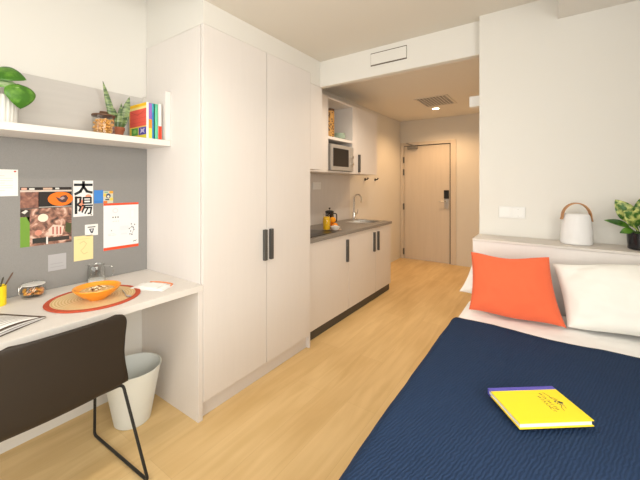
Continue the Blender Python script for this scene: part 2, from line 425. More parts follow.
# ------------------------------------------------------------------ pinned papers
def pinned(name, label, cat, y0, y1, z0, z1, prints, base=None, th=.0008, lift=0, skew=0, group=None):
    """prints: (layer, polygon in 0..1 page coordinates, colour)"""
    m = MB(); W = y1-y0; H_ = z1-z0
    m.box(0, W, 0, H_, 0, th, base or M['paper'])
    for lay, pts, col in prints:
        m.poly([(p[0]*W, p[1]*H_, th+lay*.00035) for p in pts], col)
    mt = Matrix(((0, 0, 1, 0), (1, 0, 0, 0), (0, 1, 0, 0), (0, 0, 0, 1)))
    m.bm.transform(mt)
    o = obj(name, m, smooth=False); o.location = (XB+lift, y0, z0)
    o.rotation_euler = (skew, 0, 0)
    return tag(o, label, cat, group)
def R_(a, b, c, d): return [(a, b), (c, b), (c, d), (a, d)]
def ell(cx, cy, rx, ry, n=22, a0=0, a1=2*PI): return [(cx+rx*math.cos(a0+(a1-a0)*k/n), cy+ry*math.sin(a0+(a1-a0)*k/n)) for k in range(n)]
def stroke(pts, wx, wy=None):
    """thick polyline as quads"""
    wy = wy or wx; out = []
    for (ax, ay), (bx, by) in zip(pts, pts[1:]):
        dx, dy = bx-ax, by-ay; l = math.hypot(dx, dy) or 1; nx, ny = -dy/l*wx/2, dx/l*wy/2
        ex, ey = dx/l*wx*.35, dy/l*wy*.35
        out.append([(ax-nx-ex, ay-ny-ey), (bx-nx+ex, by-ny+ey), (bx+nx+ex, by+ny+ey), (ax+nx-ex, ay+ny-ey)])
    return out

grey = P(170, 170, 172); ink = P(48, 50, 52)
pr_ = [(1, R_(.1, .75-.09*k, .1+(.78 if k % 3 else .6), .75-.09*k+.02), P(205, 200, 196)) for k in range(7)]
pr_.append((1, ell(.93, .93, .03, .03, 10), P(190, 60, 50)))
pinned('letter_sheet', 'white letter sheet pinned at the near end of the pinboard', 'paper', .33, .494, 1.272, 1.405, pr_)

br = P(118, 78, 60); dkb = P(52, 47, 45); ora = P(232, 118, 42); pk = P(190, 150, 130); gr = P(112, 150, 62)
def mottled(name, cols, scale):
    m = bpy.data.materials.new(name); m.use_nodes = True
    nt = m.node_tree; N = nt.nodes; L = nt.links; b = N['Principled BSDF']
    tc = N.new('ShaderNodeTexCoord'); n = N.new('ShaderNodeTexNoise'); n.inputs['Scale'].default_value = scale; n.inputs['Detail'].default_value = 3; n.inputs['Distortion'].default_value = .8
    L.new(tc.outputs['Object'], n.inputs['Vector'])
    r = N.new('ShaderNodeValToRGB'); e = r.color_ramp.elements
    while len(e) < len(cols): e.new(.5)
    for k, c in enumerate(cols):
        e[k].position = .34+.34*k/(len(cols)-1); e[k].color = (*[((v/255+.055)/1.055)**2.4 for v in c], 1)
    L.new(n.outputs[0], r.inputs[0]); L.new(r.outputs[0], b.inputs['Base Color']); b.inputs['Roughness'].default_value = .5
    return m
foodp = mottled('food_photo', ((62, 48, 44), (128, 88, 72), (176, 128, 108), (218, 186, 168)), 26)
foodq = mottled('dish_photo', ((96, 62, 54), (140, 92, 74), (172, 124, 104)), 30)
pr_ = [(1, R_(0, .95, 1, 1), dkb), (2, R_(.02, .955, .12, .99), P(222, 170, 150)), (2, R_(.16, .955, .26, .985), P(215, 212, 205)), (2, R_(.42, .955, .6, .99), P(200, 170, 150)), (2, R_(.66, .96, .74, .99), P(205, 205, 200)),
       (1, R_(0, .93, 1, .945), P(210, 190, 175)),
       (1, R_(0, .64, .34, .92), foodq), (1, R_(.33, .66, 1, .92), dkb),
       (2, ell(.77, .79, .26, .125), ora), (3, [(.66, .83), (.74, .80), (.78, .84), (.88, .86), (.93, .80), (.88, .73), (.80, .72), (.73, .75)], P(88, 66, 66)), (4, [(.74, .80), (.80, .77), (.86, .80), (.82, .83)], P(176, 150, 150)),
       (1, R_(0, .0, 1, .635), foodp), (2, R_(0, .0, .17, .5), gr), (2, [(0, .5), (.1, .52), (.17, .4), (.17, .62), (0, .63)], P(70, 62, 55)), (3, [(.02, .58), (.1, .62), (.14, .6), (.08, .55)], P(215, 208, 200)),
       (3, ell(.42, .47, .1, .07), P(235, 215, 195)),
       
       (3, ell(.33, .22, .07, .05), P(205, 140, 120)),
       (2, R_(.22, .04, .5, .13), P(60, 58, 54)), (2, R_(.52, .05, .95, .12), P(66, 60, 56)),
       (2, [(.55, .15), (.8, .14), (.84, .3), (.62, .34), (.52, .26)], P(226, 196, 180)), (3, R_(.6, .17, .63, .3), P(176, 96, 86)), (3, R_(.68, .16, .71, .3), P(176, 96, 86)), (3, R_(.75, .16, .78, .29), P(176, 96, 86)),
       (2, [(.86, .2), (.98, .16), (1, .34), (.88, .36)], P(80, 84, 56)), (3, R_(.48, .01, .515, .14), P(225, 220, 214)), 
       (3, R_(.0, .635, 1, .65), P(90, 84, 80))]
pinned('magazine_page', 'torn magazine page with food photos and an orange oval', 'poster', 0.502, .722, 1.008, 1.316, pr_, P(206, 198, 190))

# two bold characters
S = lambda pts, w_: [(2, q, ink) for q in stroke(pts, w_, w_*.5)]
pr_ = [(1, [(.28, .5), (.52, .44), (.55, .2), (.3, .14)], P(232, 150, 120)), (1, ell(.75, .56, .15, .05), P(238, 160, 130))]
pr_ += S([(.08, .88), (.92, .88)], .14) + S([(.5, .96), (.5, .84), (.36, .70), (.1, .62)], .14) + S([(.5, .84), (.66, .70), (.92, .66)], .14)
pr_ += S([(.13, .54), (.13, .10)], .13) + S([(.1, .53), (.36, .53), (.34, .40), (.2, .33)], .1) + S([(.2, .33), (.36, .27), (.3, .16)], .1)
pr_ += S([(.5, .52), (.88, .52), (.88, .37), (.5, .37), (.5, .52)], .09) + S([(.5, .45), (.88, .45)], .06)
pr_ += S([(.44, .30), (.95, .30)], .09) + S([(.56, .29), (.44, .12)], .09) + S([(.58, .24), (.9, .24), (.86, .08), (.74, .07)], .09) + S([(.72, .23), (.58, .08)], .08)
pr_ += [(2, R_(.86, .02, .94, .04), ink)]
pinned('character_poster', 'tall white poster with two bold black characters', 'poster', .730, .829, 1.146, 1.353, pr_)
pinned('blue_note', 'small plain blue note beside the black character poster', 'note', .833, .882, 1.218, 1.296, [(1, R_(.04, .04, .96, .2), P(66, 122, 192))], P(72, 132, 205))
yl = P(230, 200, 90)
pr_ = [(1, R_(0, .55, .3, .8), yl), (1, R_(.6, .8, 1, 1), P(226, 160, 60)), (1, R_(.65, .2, 1, .45), yl), (1, ell(.5, .6, .25, .2), P(70, 80, 110)), (2, ell(.5, .55, .12, .1), P(225, 215, 190)),
       (1, R_(0, 0, .4, .2), P(216, 120, 60)), (1, R_(.2, .25, .6, .35), P(60, 66, 80)), (1, R_(.1, .85, .5, .95), P(120, 170, 140))]
pinned('postcard', 'small patterned yellow postcard beside the blue note', 'postcard', .883, .937, 1.216, 1.290, pr_, P(200, 196, 176))
red = P(232, 82, 50)
pr_ = [(1, R_(0, .955, 1, 1), red), (1, R_(0, 0, 1, .06), red)]
pr_ += [(1, ell(.32, .84, .085, .055), P(212, 212, 216)), (2, ell(.32, .84, .05, .03), P(232, 231, 231)), (1, R_(.74, .64, .9, .86), P(222, 222, 226)), (2, R_(.78, .68, .86, .82), P(234, 232, 232))]
pr_ += [(1, R_(.24+.07*k, .68, .27+.07*k, .71), ink) for k in range(3)] + [(1, R_(.25+.05*k, .60, .27+.05*k, .615), grey) for k in range(4)]
pr_ += [(1, R_(.12, .31, .34, .315), grey), (1, R_(.12, .34, .3, .345), grey), (1, R_(.2, .4, .23, .43), grey), (1, R_(.45, .4, .7, .5), P(220, 220, 223)), (1, R_(.48, .3, .66, .34), P(220, 220, 223))]
for a, b_ in ((.72, .42), (.76, .36), (.80, .46), (.84, .44), (.74, .30), (.80, .28), (.86, .39), (.78, .52), (.88, .50)):
    pr_.append((2, ell(a, b_, .016, .016, 8), P(60, 66, 80)))
pr_ += [(2, q, P(90, 96, 110)) for q in stroke([(.72, .42), (.80, .46), (.86, .39), (.78, .28)], .008)]
pr_ += [(1, q, P(70, 74, 84)) for q in stroke([(.84, .12), (.87, .14), (.9, .125), (.93, .15)], .014)]
pinned('wall_planner', 'white planner sheet with red bands along top and bottom', 'planner', .884, 1.090, .928, 1.214, pr_, P(232, 230, 229))
pr_ = [(1, R_(.2, .72, .8, .8), ink), (1, [(.3, .62), (.7, .62), (.6, .22), (.45, .2)], P(88, 90, 96)), (2, [(.42, .54), (.6, .54), (.52, .36)], P(214, 214, 216))]
pinned('label_card', 'tiny white card with a dark drawing below the character poster', 'card', .787, .854, 1.030, 1.096, pr_)
pr_ = [(1, q, P(205, 190, 140)) for q in stroke([(.3, .7), (.5, .78), (.65, .66), (.5, .5), (.35, .4), (.5, .25), (.7, .3)], .03)] + [(1, R_(.15, .86, .85, .875), P(208, 192, 140))]
pinned('yellow_note', 'pale yellow note sheet below the tiny white card', 'note', .733, .829, .893, 1.034, pr_, P(232, 214, 158))
pinned('faded_note', 'faded pale grey note left of the pale yellow sheet', 'note', .616, .697, .862, .950, [(1, R_(.12, .2, .85, .24), P(160, 158, 160)), (1, R_(.12, .4, .8, .44), P(160, 158, 160))], P(172, 170, 172))

# ------------------------------------------------------------------ shelf items
def leaf(parent, base, tip, width, m, droop=.0, up=(0, 0, 1), fold=.18, shape=1.0, wave=0, name='leaf', stem=None, stem_w=0):
    base = Vector(base); tip = Vector(tip); ax = tip-base; L_ = ax.length; a = ax.normalized()
    side = a.cross(Vector(up))
    if side.length < 1e-3: side = a.cross(Vector((1, 0, 0)))
    side.normalize(); nrm = side.cross(a).normalized()
    mb = MB()
    def fn(u, v):
        wv = (math.sin(PI*min(1, max(0, u))**shape)**.8)*width/2 if 0 < u < 1 else 0.0004
        t = (v-.5)*2
        p = base+ax*u+nrm*(droop*L_*(4*u*(1-u)))+side*(t*wv)+nrm*(abs(t)*fold*wv)+nrm*wave*math.sin(u*14+t)*wv
        return p
    mb.grid(fn, 14, 6, m)
    o = obj(name, mb, parent, ang=1.2)
    md = o.modifiers.new('thick', 'SOLIDIFY'); md.thickness = .0012
    return o

# white ribbed pot with big leaves
pp = (-2.075, .388, 1.602)
t = thing('potted_plant', 'broad-leaved green plant in a ribbed white pot on the shelf', 'plant', pp)
prof = [(.058, 0), (.068, .002), (.074, .132), (.069, .133), (.066, .118), (0, .118)]
obj('pot', MB().lathe(prof, M['potw'], pp, n=144, ribs=24, ribamp=.03), t, ang=.5)
obj('soil', MB().lathe([(.0655, .114), (.0655, .130), (0, .136)], M['terra'], pp, n=24), t)
zb = pp[2]+.128
V_ = Vector
for b0, mid, tip, wd_, mm, dr, up in (
        ((.02, .02, 0), (.10, .055, .055), (.095, .062, -.055), .115, 'leaf', .16, (1, .15, .25)),
        ((.01, .0, 0), (.05, -.02, .105), (.09, .085, .082), .10, 'leaf', .10, (.75, -.2, .6)),
        ((.0, .0, 0), (.05, -.03, .06), (.11, .055, .036), .075, 'leafw', .08, (.7, -.2, .7)),
        ((-.01, .0, 0), (.03, -.05, .06), (.10, -.04, .012), .09, 'leaf', .12, (.8, -.2, .6)),
        ((.03, .02, 0), (.07, .02, .015), (.10, .05, -.004), .045, 'leafw', .08, (.8, .1, .6)),
        ((.0, -.02, 0), (.01, -.07, .07), (.05, -.15, .05), .10, 'leaf', .14, (.5, 0, .8)),
        ((-.02, .0, 0), (-.02, .0, .10), (.02, -.06, .15), .09, 'leaf', .08, (.8, -.3, .3)),
        ((-.01, .02, 0), (.0, .05, .05), (.02, .13, .02), .07, 'leaf', .14, (.7, 0, .7))):
    base_ = V_((pp[0], pp[1], zb)); B0 = base_+V_(b0); MI = base_+V_(mid); TI = base_+V_(tip)
    obj('stem', MB().tube([B0, (B0+MI)/2+V_((0, 0, .012)), MI], .0024, M['leafw'], n=6), t)
    leaf(t, MI, TI, wd_, M[mm], dr, fold=-.12, shape=.7, up=up)

# glass canister with nuts and wooden lid
cp = (-2.0, .800, 1.602)
t = thing('glass_canister', 'round glass canister with dark wooden lid on the shelf', 'canister', cp)
obj('jar', MB().lathe([(0, 0), (.05, 0), (.054, .004), (.054, .098), (.051, .098), (.051, .006), (0, .005)], M['glass2'], cp, n=40), t)
ld = obj('lid', MB().lathe([(0, .0985), (.055, .0985), (.056, .100), (.056, .106), (.054, .108), (0, .108)], M['cork'], cp, n=40), t)
obj('knob', MB().lathe([(0, .1085), (.012, .1085), (.013, .112), (.020, .118), (.018, .126), (0, .128)], M['cork'], cp, n=24), ld)
mb = MB()
for k in range(210):
    a = random.uniform(0, 2*PI); r = .043*math.sqrt(random.random()); z = .012+random.random()*.070
    mb.ball((cp[0]+r*math.cos(a), cp[1]+r*math.sin(a), cp[2]+z), .0078, M['nuts'], 1, (1, random.uniform(.7, 1.2), random.uniform(.6, 1)))
tag(obj('nuts', mb, loc=cp), 'golden nuts filling the glass canister on the shelf', 'nuts', kind='stuff')

# snake plant in terracotta pot
tp_ = (-2.080, .905, 1.602)
t = thing('snake_plant', 'small upright snake plant in a terracotta pot on the shelf', 'plant', tp_)
obj('pot', MB().lathe([(0, 0), (.026, 0), (.035, .045), (.038, .045), (.038, .062), (.034, .062), (.032, .05), (0, .05)], M['terra'], tp_, n=32), t)
obj('soil', MB().lathe([(.0325, .05), (.032, .054), (0, .056)], M['soil'], tp_, n=20), t)
for dx, dy, h_, w_, bx, by in ((.02, -.085, .31, .036, .0, -.010), (.05, .045, .245, .05, .010, .012), (.01, -.02, .17, .034, 0, 0), (.04, .005, .20, .032, .01, 0)):
    leaf(t, (tp_[0]+bx, tp_[1]+by, tp_[2]+.05), (tp_[0]+dx, tp_[1]+dy, tp_[2]+h_), w_, M['snake'], -.04, up=(1, -.6, .1), fold=.22, shape=.7)

# books at the shelf end
def upright_book(name, label, x0, x1, y0, y1, h_, cover, spine_prints=(), cover_prints=(), lean=0):
    z = 1.602
    t = thing(name, label, 'book', ((x0+x1)/2, (y0+y1)/2, z), 'books at the end of the shelf')
    c = MB()
    c.box(x0, x1, y0, y0+.002, z, z+h_, cover, .0004); c.box(x0, x1, y1-.002, y1, z, z+h_, cover, .0004); c.box(x1-.002, x1, y0, y1, z, z+h_, cover, .0006)
    for a, b_, c_, d_, m in spine_prints:
        c.poly([(x1+.0004, y0+(y1-y0)*p[0], z+h_*p[1]) for p in R_(a, b_, c_, d_)], m)
    for lay, pts, m in cover_prints:   # seen from the desk end, x grows towards the room
        c.poly([(x0+(x1-x0)*p[0], y0-.0003*lay, z+h_*p[1]) for p in pts], m)
    obj('cover', c, t, smooth=False)
    obj('pages', MB().box(x0+.003, x1-.0025, y0+.0022, y1-.0022, z+.003, z+h_-.003, M['page']), t, smooth=False)
YE = P(245, 205, 60); CO = P(235, 98, 84); GN = P(96, 168, 84); PU = P(88, 84, 178); WH = P(236, 232, 226)
cov = [(1, R_(0, 0, 1, 1), P(244, 214, 96)), (2, R_(0, .92, 1, .985), P(250, 196, 40)), (2, R_(.03, .36, 1, .84), CO)]
cov += [(3, R_(.05, .47+.12*k, .98, .475+.12*k), P(200, 70, 66)) for k in range(3)] + [(3, q, P(200, 70, 66)) for q in stroke([(.1, .8), (.5, .68), (.9, .78)], .012)]
cov += [(2, R_(.14, .12, .52, .33), GN), (3, ell(.33, .23, .1, .06), P(150, 205, 110)), (2, R_(.56, .12, 1, .33), PU), (3, [(.64, .15), (.70, .25), (.66, .30), (.78, .27), (.92, .30), (.86, .22), (.92, .15), (.78, .20)], P(200, 192, 226)), (2, R_(.1, .02, 1, .1), P(232, 222, 70)), (2, R_(0, .84, 1, .9), P(246, 226, 150))]
upright_book('cookbook', 'thick book with red and yellow patterned cover facing the desk', -2.15, -1.948, 1.006, 1.0195, .215, WH, [(0, 0, 1, 1, WH)], cov)
upright_book('paperback', 'thin book with purple, orange and yellow spine on the shelf', -2.13, -1.950, 1.0205, 1.0405, .212, P(240, 190, 70), [(0, .55, 1, 1, P(150, 110, 190)), (0, .3, 1, .55, P(240, 150, 60)), (0, 0, 1, .3, P(245, 214, 90))])
upright_book('paperback', 'blue spined book between the purple and green ones', -2.13, -1.951, 1.0415, 1.0565, .213, P(60, 150, 205), [(.62, 0, 1, 1, P(24, 44, 66)), (0, .75, .6, 1, P(70, 180, 190))])
upright_book('paperback', 'mint green spined book beside the white and red one', -2.13, -1.948, 1.0575, 1.0755, .213, P(104, 200, 158), [(.1, .05, .3, .9, P(124, 214, 174))])
upright_book('paperback', 'white and red spined book against the shelf end panel', -2.13, -1.945, 1.0765, 1.0975, .217, P(238, 234, 228), [(0, 0, 1, .38, P(234, 76, 54))])

# ------------------------------------------------------------------ desk items
# clip-top jar
jp = (-2.130, .535, ZT)
t = thing('clip_top_jar', 'low round clip-top glass jar on the desk by the pinboard', 'jar', jp)
obj('jar', MB().lathe([(0, 0), (.042, 0), (.049, .008), (.050, .04), (.044, .058), (.044, .064), (.041, .064), (.041, .057), (.047, .039), (.046, .01), (0, .006)], M['glass2'], jp, n=40), t)
ld = obj('lid', MB().lathe([(0, .066), (.046, .066), (.047, .070), (.040, .078), (0, .080)], M['glass2'], jp, n=40), t)
obj('seal', MB().lathe([(.0415, .0645), (.047, .0645), (.047, .0665), (.0415, .0665)], M['white'], jp, n=32), ld)
cl = MB().tube([(jp[0]-.01, jp[1]-.047, jp[2]+.068), (jp[0]-.0, jp[1]-.056, jp[2]+.06), (jp[0]+.006, jp[1]-.058, jp[2]+.03), (jp[0]+.006, jp[1]-.051, jp[2]+.022)], .0016, M['steel'], n=6, fil=.005)
cl.tube([(jp[0]+.012, jp[1]-.045, jp[2]+.068), (jp[0]+.014, jp[1]-.055, jp[2]+.06), (jp[0]+.006, jp[1]-.058, jp[2]+.03)], .0016, M['steel'], n=6, fil=.005)
obj('clip', cl, t)
mb = MB()
for k in range(70):
    a = random.uniform(0, 2*PI); r = .036*math.sqrt(random.random())
    mb.ball((jp[0]+r*math.cos(a), jp[1]+r*math.sin(a), jp[2]+.014+random.random()*.028), .0085, random.choice([M['spice'], M['spice'], M['nuts'], P(120, 96, 60)]), 1, (1, 1, .8))
tag(obj('sweets', mb, loc=jp), 'orange and brown sweets inside the low clip-top jar', 'sweets', kind='stuff')

# yellow cup with pens
yp = (-2.118, .398, ZT)
t = thing('pencil_cup', 'yellow pencil cup at the near end of the desk', 'cup', yp)
obj('cup', MB().lathe([(0, 0), (.033, 0), (.034, .002), (.034, .092), (.0315, .092), (.031, .004), (0, .004)], M['yellow'], yp, n=36), t)
for k, (dx, dy, hh, mm, lab) in enumerate(((.015, .045, .148, M['cork'], 'brown pencil leaning out of the yellow cup towards the jar'), (.045, .012, .138, M['ink'], 'dark pen leaning out of the yellow cup'), (-.02, -.03, .15, M['steel'], 'silver pen standing upright in the yellow cup'))):
    b0 = Vector((yp[0]-dx*.25, yp[1]-dy*.25, yp[2]+.0075)); e = Vector((yp[0]+dx*.62, yp[1]+dy*.62, yp[2]+.092)); dirv = (e-b0).normalized()
    tag(obj('pen', MB().tube([b0, b0+dirv*hh, b0+dirv*(hh+.008)], [.0034, .0034, .0012], mm, n=8), loc=b0), lab, 'pen', 'pens in the yellow cup')

# placemat, bowl, cereal, spoon
mp_ = (-1.860, .706, ZT)
t = thing('placemat', 'round woven straw placemat with red rim on the desk', 'placemat', mp_)
obj('mat_disc', MB().lathe([(0, 0), (.176, 0), (.178, .003), (.176, .0055), (0, .0055)], M['mat'], mp_, n=72), t)
obj('rim', MB().lathe([(.1765, .0), (.197, .0), (.2, .003), (.197, .0065), (.1765, .0065), (.1765, 0)], M['matrim'], mp_, n=72), t)
bp_ = (-1.826, .703, ZT+.0062)
t = thing('bowl', 'orange bowl of cereal on the straw placemat', 'bowl', bp_)
obj('bowl_body', MB().lathe([(0, 0), (.038, 0), (.042, .005), (.064, .018), (.088, .040), (.101, .056), (.100, .0595), (.095, .058), (.083, .043), (.060, .023), (.04, .011), (0, .010)], M['bowl'], bp_, n=56), t)
mb = MB(); mb.lathe([(0, .034), (.066, .036), (.074, .0415), (.06, .047), (0, .050)], M['cereal'], bp_, n=28)
for k in range(130):
    a = random.uniform(0, 2*PI); r = .072*math.sqrt(random.random())
    mb.ball((bp_[0]+r*math.cos(a), bp_[1]+r*math.sin(a), bp_[2]+.052-.03*(r/.08)**2+random.random()*.006), random.uniform(.004, .0075), random.choice([M['cereal']]*4+[P(238, 222, 190)]*2+[P(116, 66, 36)]), 1, (1, 1, .6))
tag(obj('cereal', mb, loc=bp_), 'oat and nut cereal heaped in the orange bowl', 'cereal', kind='stuff')
s0 = Vector((-1.835, .824, ZT+.011)); s1 = Vector((-1.745, .800, ZT+.009))
mb = MB().tube([s0, s0.lerp(s1, .5)+Vector((0, 0, .004)), s1], [.0026, .0022, .003], M['steel'], n=8)
mb.ball(s1+Vector((.018, .003, 0)), .014, M['steel'], 2, (1.5, .8, .22))
tag(obj('spoon', mb, loc=s0), 'steel spoon lying on the placemat beside the orange bowl', 'spoon')

# glass jug
gp = (-2.150, .822, ZT)
t = thing('glass_jug', 'small clear glass jug behind the orange bowl', 'jug', gp)
obj('jug_body', MB().lathe([(0, 0), (.040, 0), (.044, .005), (.044, .08), (.041, .098), (.043, .105), (.0405, .105), (.0385, .097), (.0415, .08), (.041, .008), (0, .006)], M['glass'], gp, n=40), t)
obj('handle', MB().tube([(gp[0]+.022, gp[1]+.034, gp[2]+.090), (gp[0]+.040, gp[1]+.072, gp[2]+.088), (gp[0]+.040, gp[1]+.072, gp[2]+.032), (gp[0]+.024, gp[1]+.037, gp[2]+.018)], .0045, M['glass'], n=8, fil=.016), t)
obj('spout', MB().poly([(gp[0]-.02, gp[1]-.034, gp[2]+.105), (gp[0]+.012, gp[1]-.038, gp[2]+.105), (gp[0]-.006, gp[1]-.056, gp[2]+.107)], M['glass'], .002), t)
obj('milk', MB().lathe([(0, .0065), (.040, .0065), (.040, .022), (0, .022)], M['white'], gp, n=32), t)

# napkin
npm = Matrix.Translation((-1.79, .955, ZT))@Matrix.Rotation(.42, 4, 'Z')
t = thing('napkin', 'folded white napkin with orange edge beside the placemat', 'napkin', (-1.79, .955, ZT))
def cloth_layer(w_, h_, z, m, sd, th=.002):
    mb = MB()
    mb.grid(lambda u, v: Vector(((u-.5)*w_, (v-.5)*h_, z+.0035*noise.noise(Vector((u*4+sd, v*3, sd)))+.002)), 16, 10, m)
    mb.bm.transform(npm); return mb
for k, (w_, h_) in enumerate(((.20, .105), (.185, .095), (.12, .088))):
    o = obj('fold', cloth_layer(w_, h_, .003+.005*k, M['linen'], k*3.1), t); md = o.modifiers.new('s', 'SOLIDIFY'); md.thickness = .003
mb = MB()
mb.tube([npm@Vector(p) for p in ((-.05, .052, .014), (.0, .05, .018), (.05, .051, .016), (.095, .048, .012), (.1, .02, .010))], .004, P(226, 140, 96), n=6, fil=.01)
obj('hem', mb, t)

# open magazine
K_ = Vector((-1.752, .482, ZT)); e1 = Vector((-.888, -.459, 0)); e2 = Vector((.459, -.888, 0))
mgp = K_+e2*.21+e1*.14
t = thing('open_magazine', 'open magazine with curling pages at the near desk edge', 'magazine', mgp)
PW, PH = .21, .275
def half(sgn, k, n, m, prints=()):
    """one printed sheet, u runs from the outer edge (0) to the spine (1)"""
    def pos(u, v, dz=0):
        g = 1-(1-u)**2.2
        z = .0012+k*(.0012+.0046*g*(1-.45*u**6))+.004*g*(k/n)*math.sin(v*PI)+dz
        w_ = PW-.0022*k*(k % 2)
        off = (PW-w_*(1-u)) if sgn > 0 else (PW+w_*(1-u))
        return K_+e2*off+e1*(.0015*k*((k*7) % 3-1)+PH*v)+Vector((0, 0, z))
    mb = MB(); mb.grid(lambda u, v: pos(u, v), 18, 4, m)
    o = obj('page', mb, t, ang=2); md = o.modifiers.new('s', 'SOLIDIFY'); md.thickness = .0007
    if prints:
        pm = MB()
        for u0, u1, v0, v1, mm in prints: pm.grid(lambda u, v: pos(u0+(u1-u0)*u, v0+(v1-v0)*v, .0011), 8, 3, mm)
        obj('print', pm, o, ang=2)
g1 = P(176, 172, 172); dk_ = P(92, 78, 68)
for k in range(6):
    half(1, k, 5, M['paper'] if k % 2 or k == 5 else dk_, [(.10, .92, .08+.07*j, .10+.07*j, g1) for j in range(6)]+[(.12, .6, .58, .92, P(160, 164, 172)), (.66, .92, .6, .9, P(196, 190, 184))] if k == 5 else ())
    half(-1, k, 5, M['paper'] if k % 2 or k == 5 else dk_)

# ------------------------------------------------------------------ waste bin
bn = (-1.940, .925, 0)
t = thing('waste_bin', 'white round waste bin under the desk', 'bin', bn)
obj('bucket', MB().lathe([(0, 0), (.088, 0), (.092, .004), (.144, .295), (.148, .298), (.148, .303), (.142, .303), (.140, .296), (.089, .008), (0, .007)], M['bin'], bn, n=56), t)

# ------------------------------------------------------------------ chair
ch = thing('chair', 'dark brown shell chair with black sled legs tucked under the desk', 'chair', (-1.70, .47, 0))
cy = .472
prof = [(-1.98, .420), (-1.95, .434), (-1.88, .434), (-1.78, .426), (-1.70, .416), (-1.645, .412), (-1.595, .420), (-1.555, .446), (-1.535, .50), (-1.518, .56), (-1.503, .62), (-1.488, .69), (-1.474, .745), (-1.465, .785)]
def prof_at(s):
    f_ = s*(len(prof)-1); i = min(int(f_), len(prof)-2); t_ = f_-i
    P0 = prof[max(0, i-1)]; P1 = prof[i]; P2 = prof[i+1]; P3 = prof[min(len(prof)-1, i+2)]
    cr = lambda a, b_, c_, d_: .5*((2*b_)+(-a+c_)*t_+(2*a-5*b_+4*c_-d_)*t_*t_+(-a+3*b_-3*c_+d_)*t_**3)
    return cr(P0[0], P1[0], P2[0], P3[0]), cr(P0[1], P1[1], P2[1], P3[1])
def shell(u, v):
    x, z = prof_at(u); t_ = (v-.5)*2
    hw = .228+.034*math.exp(-((u-.5)/.22)**2) if u < .5 else .215+.036*math.exp(-((u-.5)/.17)**2)
    # rounded ends
    e = min(u/.06, (1-u)/.10, 1)
    hw -= .050*(1-math.sqrt(max(0, 1-(1-e)**2)))
    k = max(0, min(1, (u-.5)/.25))
    x -= k*.022*t_*t_; z += (1-k)*.014*t_*t_
    return Vector((x, cy+t_*hw, z))
mb = MB().grid(shell, 60, 24, M['shell'])
so = obj('shell', mb, ch, ang=3); md = so.modifiers.new('thick', 'SOLIDIFY'); md.thickness = .011; md.offset = 0
for sgn in (1, -1):
    yt = cy+sgn*.262; yf = cy+sgn*.283
    yi = cy+sgn*.10
    obj('leg', MB().tube([(-1.640, yi, .400), (-1.632, yt, .400), (-1.470, yf+sgn*.012, .007), (-1.975, yf-sgn*.008, .007), (-1.93, yt, .412), (-1.93, yi, .418)], .0068, M['blackmetal'], n=10, fil=.022), ch)
obj('crossbar', MB().tube([(-1.640, cy-.11, .400), (-1.640, cy+.11, .400)], .0066, M['blackmetal'], n=8), ch)

# ------------------------------------------------------------------ kitchenette
KY0 = Y1+.002
def base_unit(label, y0, y1, doors):
    t = thing('base_cabinet', label, 'cabinet', (-1.93, (y0+y1)/2, 0), 'base cabinets of the kitchenette')
    obj('carcass', MB().box(XL+.004, XK-.022, y0, y1, .088, .834, M['lam'], .001), t)
    obj('kick_board', MB().box(XK-.05, XK-.022, y0, y1, 0, .086, M['kick']), t)
    for a, b_, hy in doors:
        dd = obj('door', MB().box(XK-.020, XK, a, b_, .088, .832, M['lam'], .0015), t)
        bar_handle(dd, XK, hy, .566, .785, wd_=.026)
    return t
base_unit('low kitchen cabinet with one handled door next to the wardrobe', KY0, 2.872, [(KY0+.002, 2.869, 2.830)])
base_unit('low kitchen cabinet with two doors under the sink', 2.875, YK-.015, [(2.877, 3.487, 3.440), (3.490, YK-.017, 3.545)])
wt = MB()
SX0, SX1, SY0, SY1 = -2.05, -1.74, 3.50, 3.86
wt.box(XL+.003, SX0, KY0, YK, .836, ZK, M['counter'], .001); wt.box(SX1, XK+.012, KY0, YK, .836, ZK, M['counter'], .001)
wt.box(SX0, SX1, KY0, SY0, .836, ZK, M['counter']); wt.box(SX0, SX1, SY1, YK, .836, ZK, M['counter'])
tag(obj('worktop', wt, loc=(-1.93, 3.05, .836)), 'grey kitchen worktop running over the low cabinets', 'worktop')
sk = MB()
sk.box(SX0, SX1, SY0, SY1, .838, .842, M['steel'])
sk.box(SX0+.0005, SX0+.004, SY0, SY1, .838, ZK+.001, M['steel']); sk.box(SX1-.004, SX1-.0005, SY0, SY1, .838, ZK+.001, M['steel'])
sk.box(SX0, SX1, SY0+.0005, SY0+.004, .838, ZK+.001, M['steel']); sk.box(SX0, SX1, SY1-.004, SY1-.0005, .838, ZK+.001, M['steel'])
for a in ((SX0-.014, SX0+.002, SY0-.014, SY1+.014), (SX1-.002, SX1+.014, SY0-.014, SY1+.014), (SX0, SX1, SY0-.014, SY0+.002), (SX0, SX1, SY1-.002, SY1+.014)):
    sk.box(*a, ZK+.0004, ZK+.0025, M['steel'])
t = thing('sink', 'steel sink basin sunk into the grey worktop', 'sink', (-1.90, 3.65, .838))
obj('basin', sk, t); obj('drain', MB().lathe([(0, .842), (.035, .842), (.033, .845), (0, .844)], M['darkgap'], (-1.9, 3.655, 0), n=24), t)
fp = (-2.125, 3.835, ZK)
t = thing('faucet', 'tall chrome gooseneck faucet behind the sink', 'faucet', fp)
obj('base', MB().lathe([(0, .0005), (.027, .0005), (.027, .006), (.021, .012), (.021, .09), (.018, .1), (0, .1)], M['chrome'], fp, n=28), t)
pts = [(fp[0], fp[1], fp[2]+.09), (fp[0], fp[1], fp[2]+.275)]
for k in range(1, 13):
    a = PI*k/12*1.05
    pts.append((fp[0]+.055*(1-math.cos(a)), fp[1]+.0, fp[2]+.275+.055*math.sin(a)))
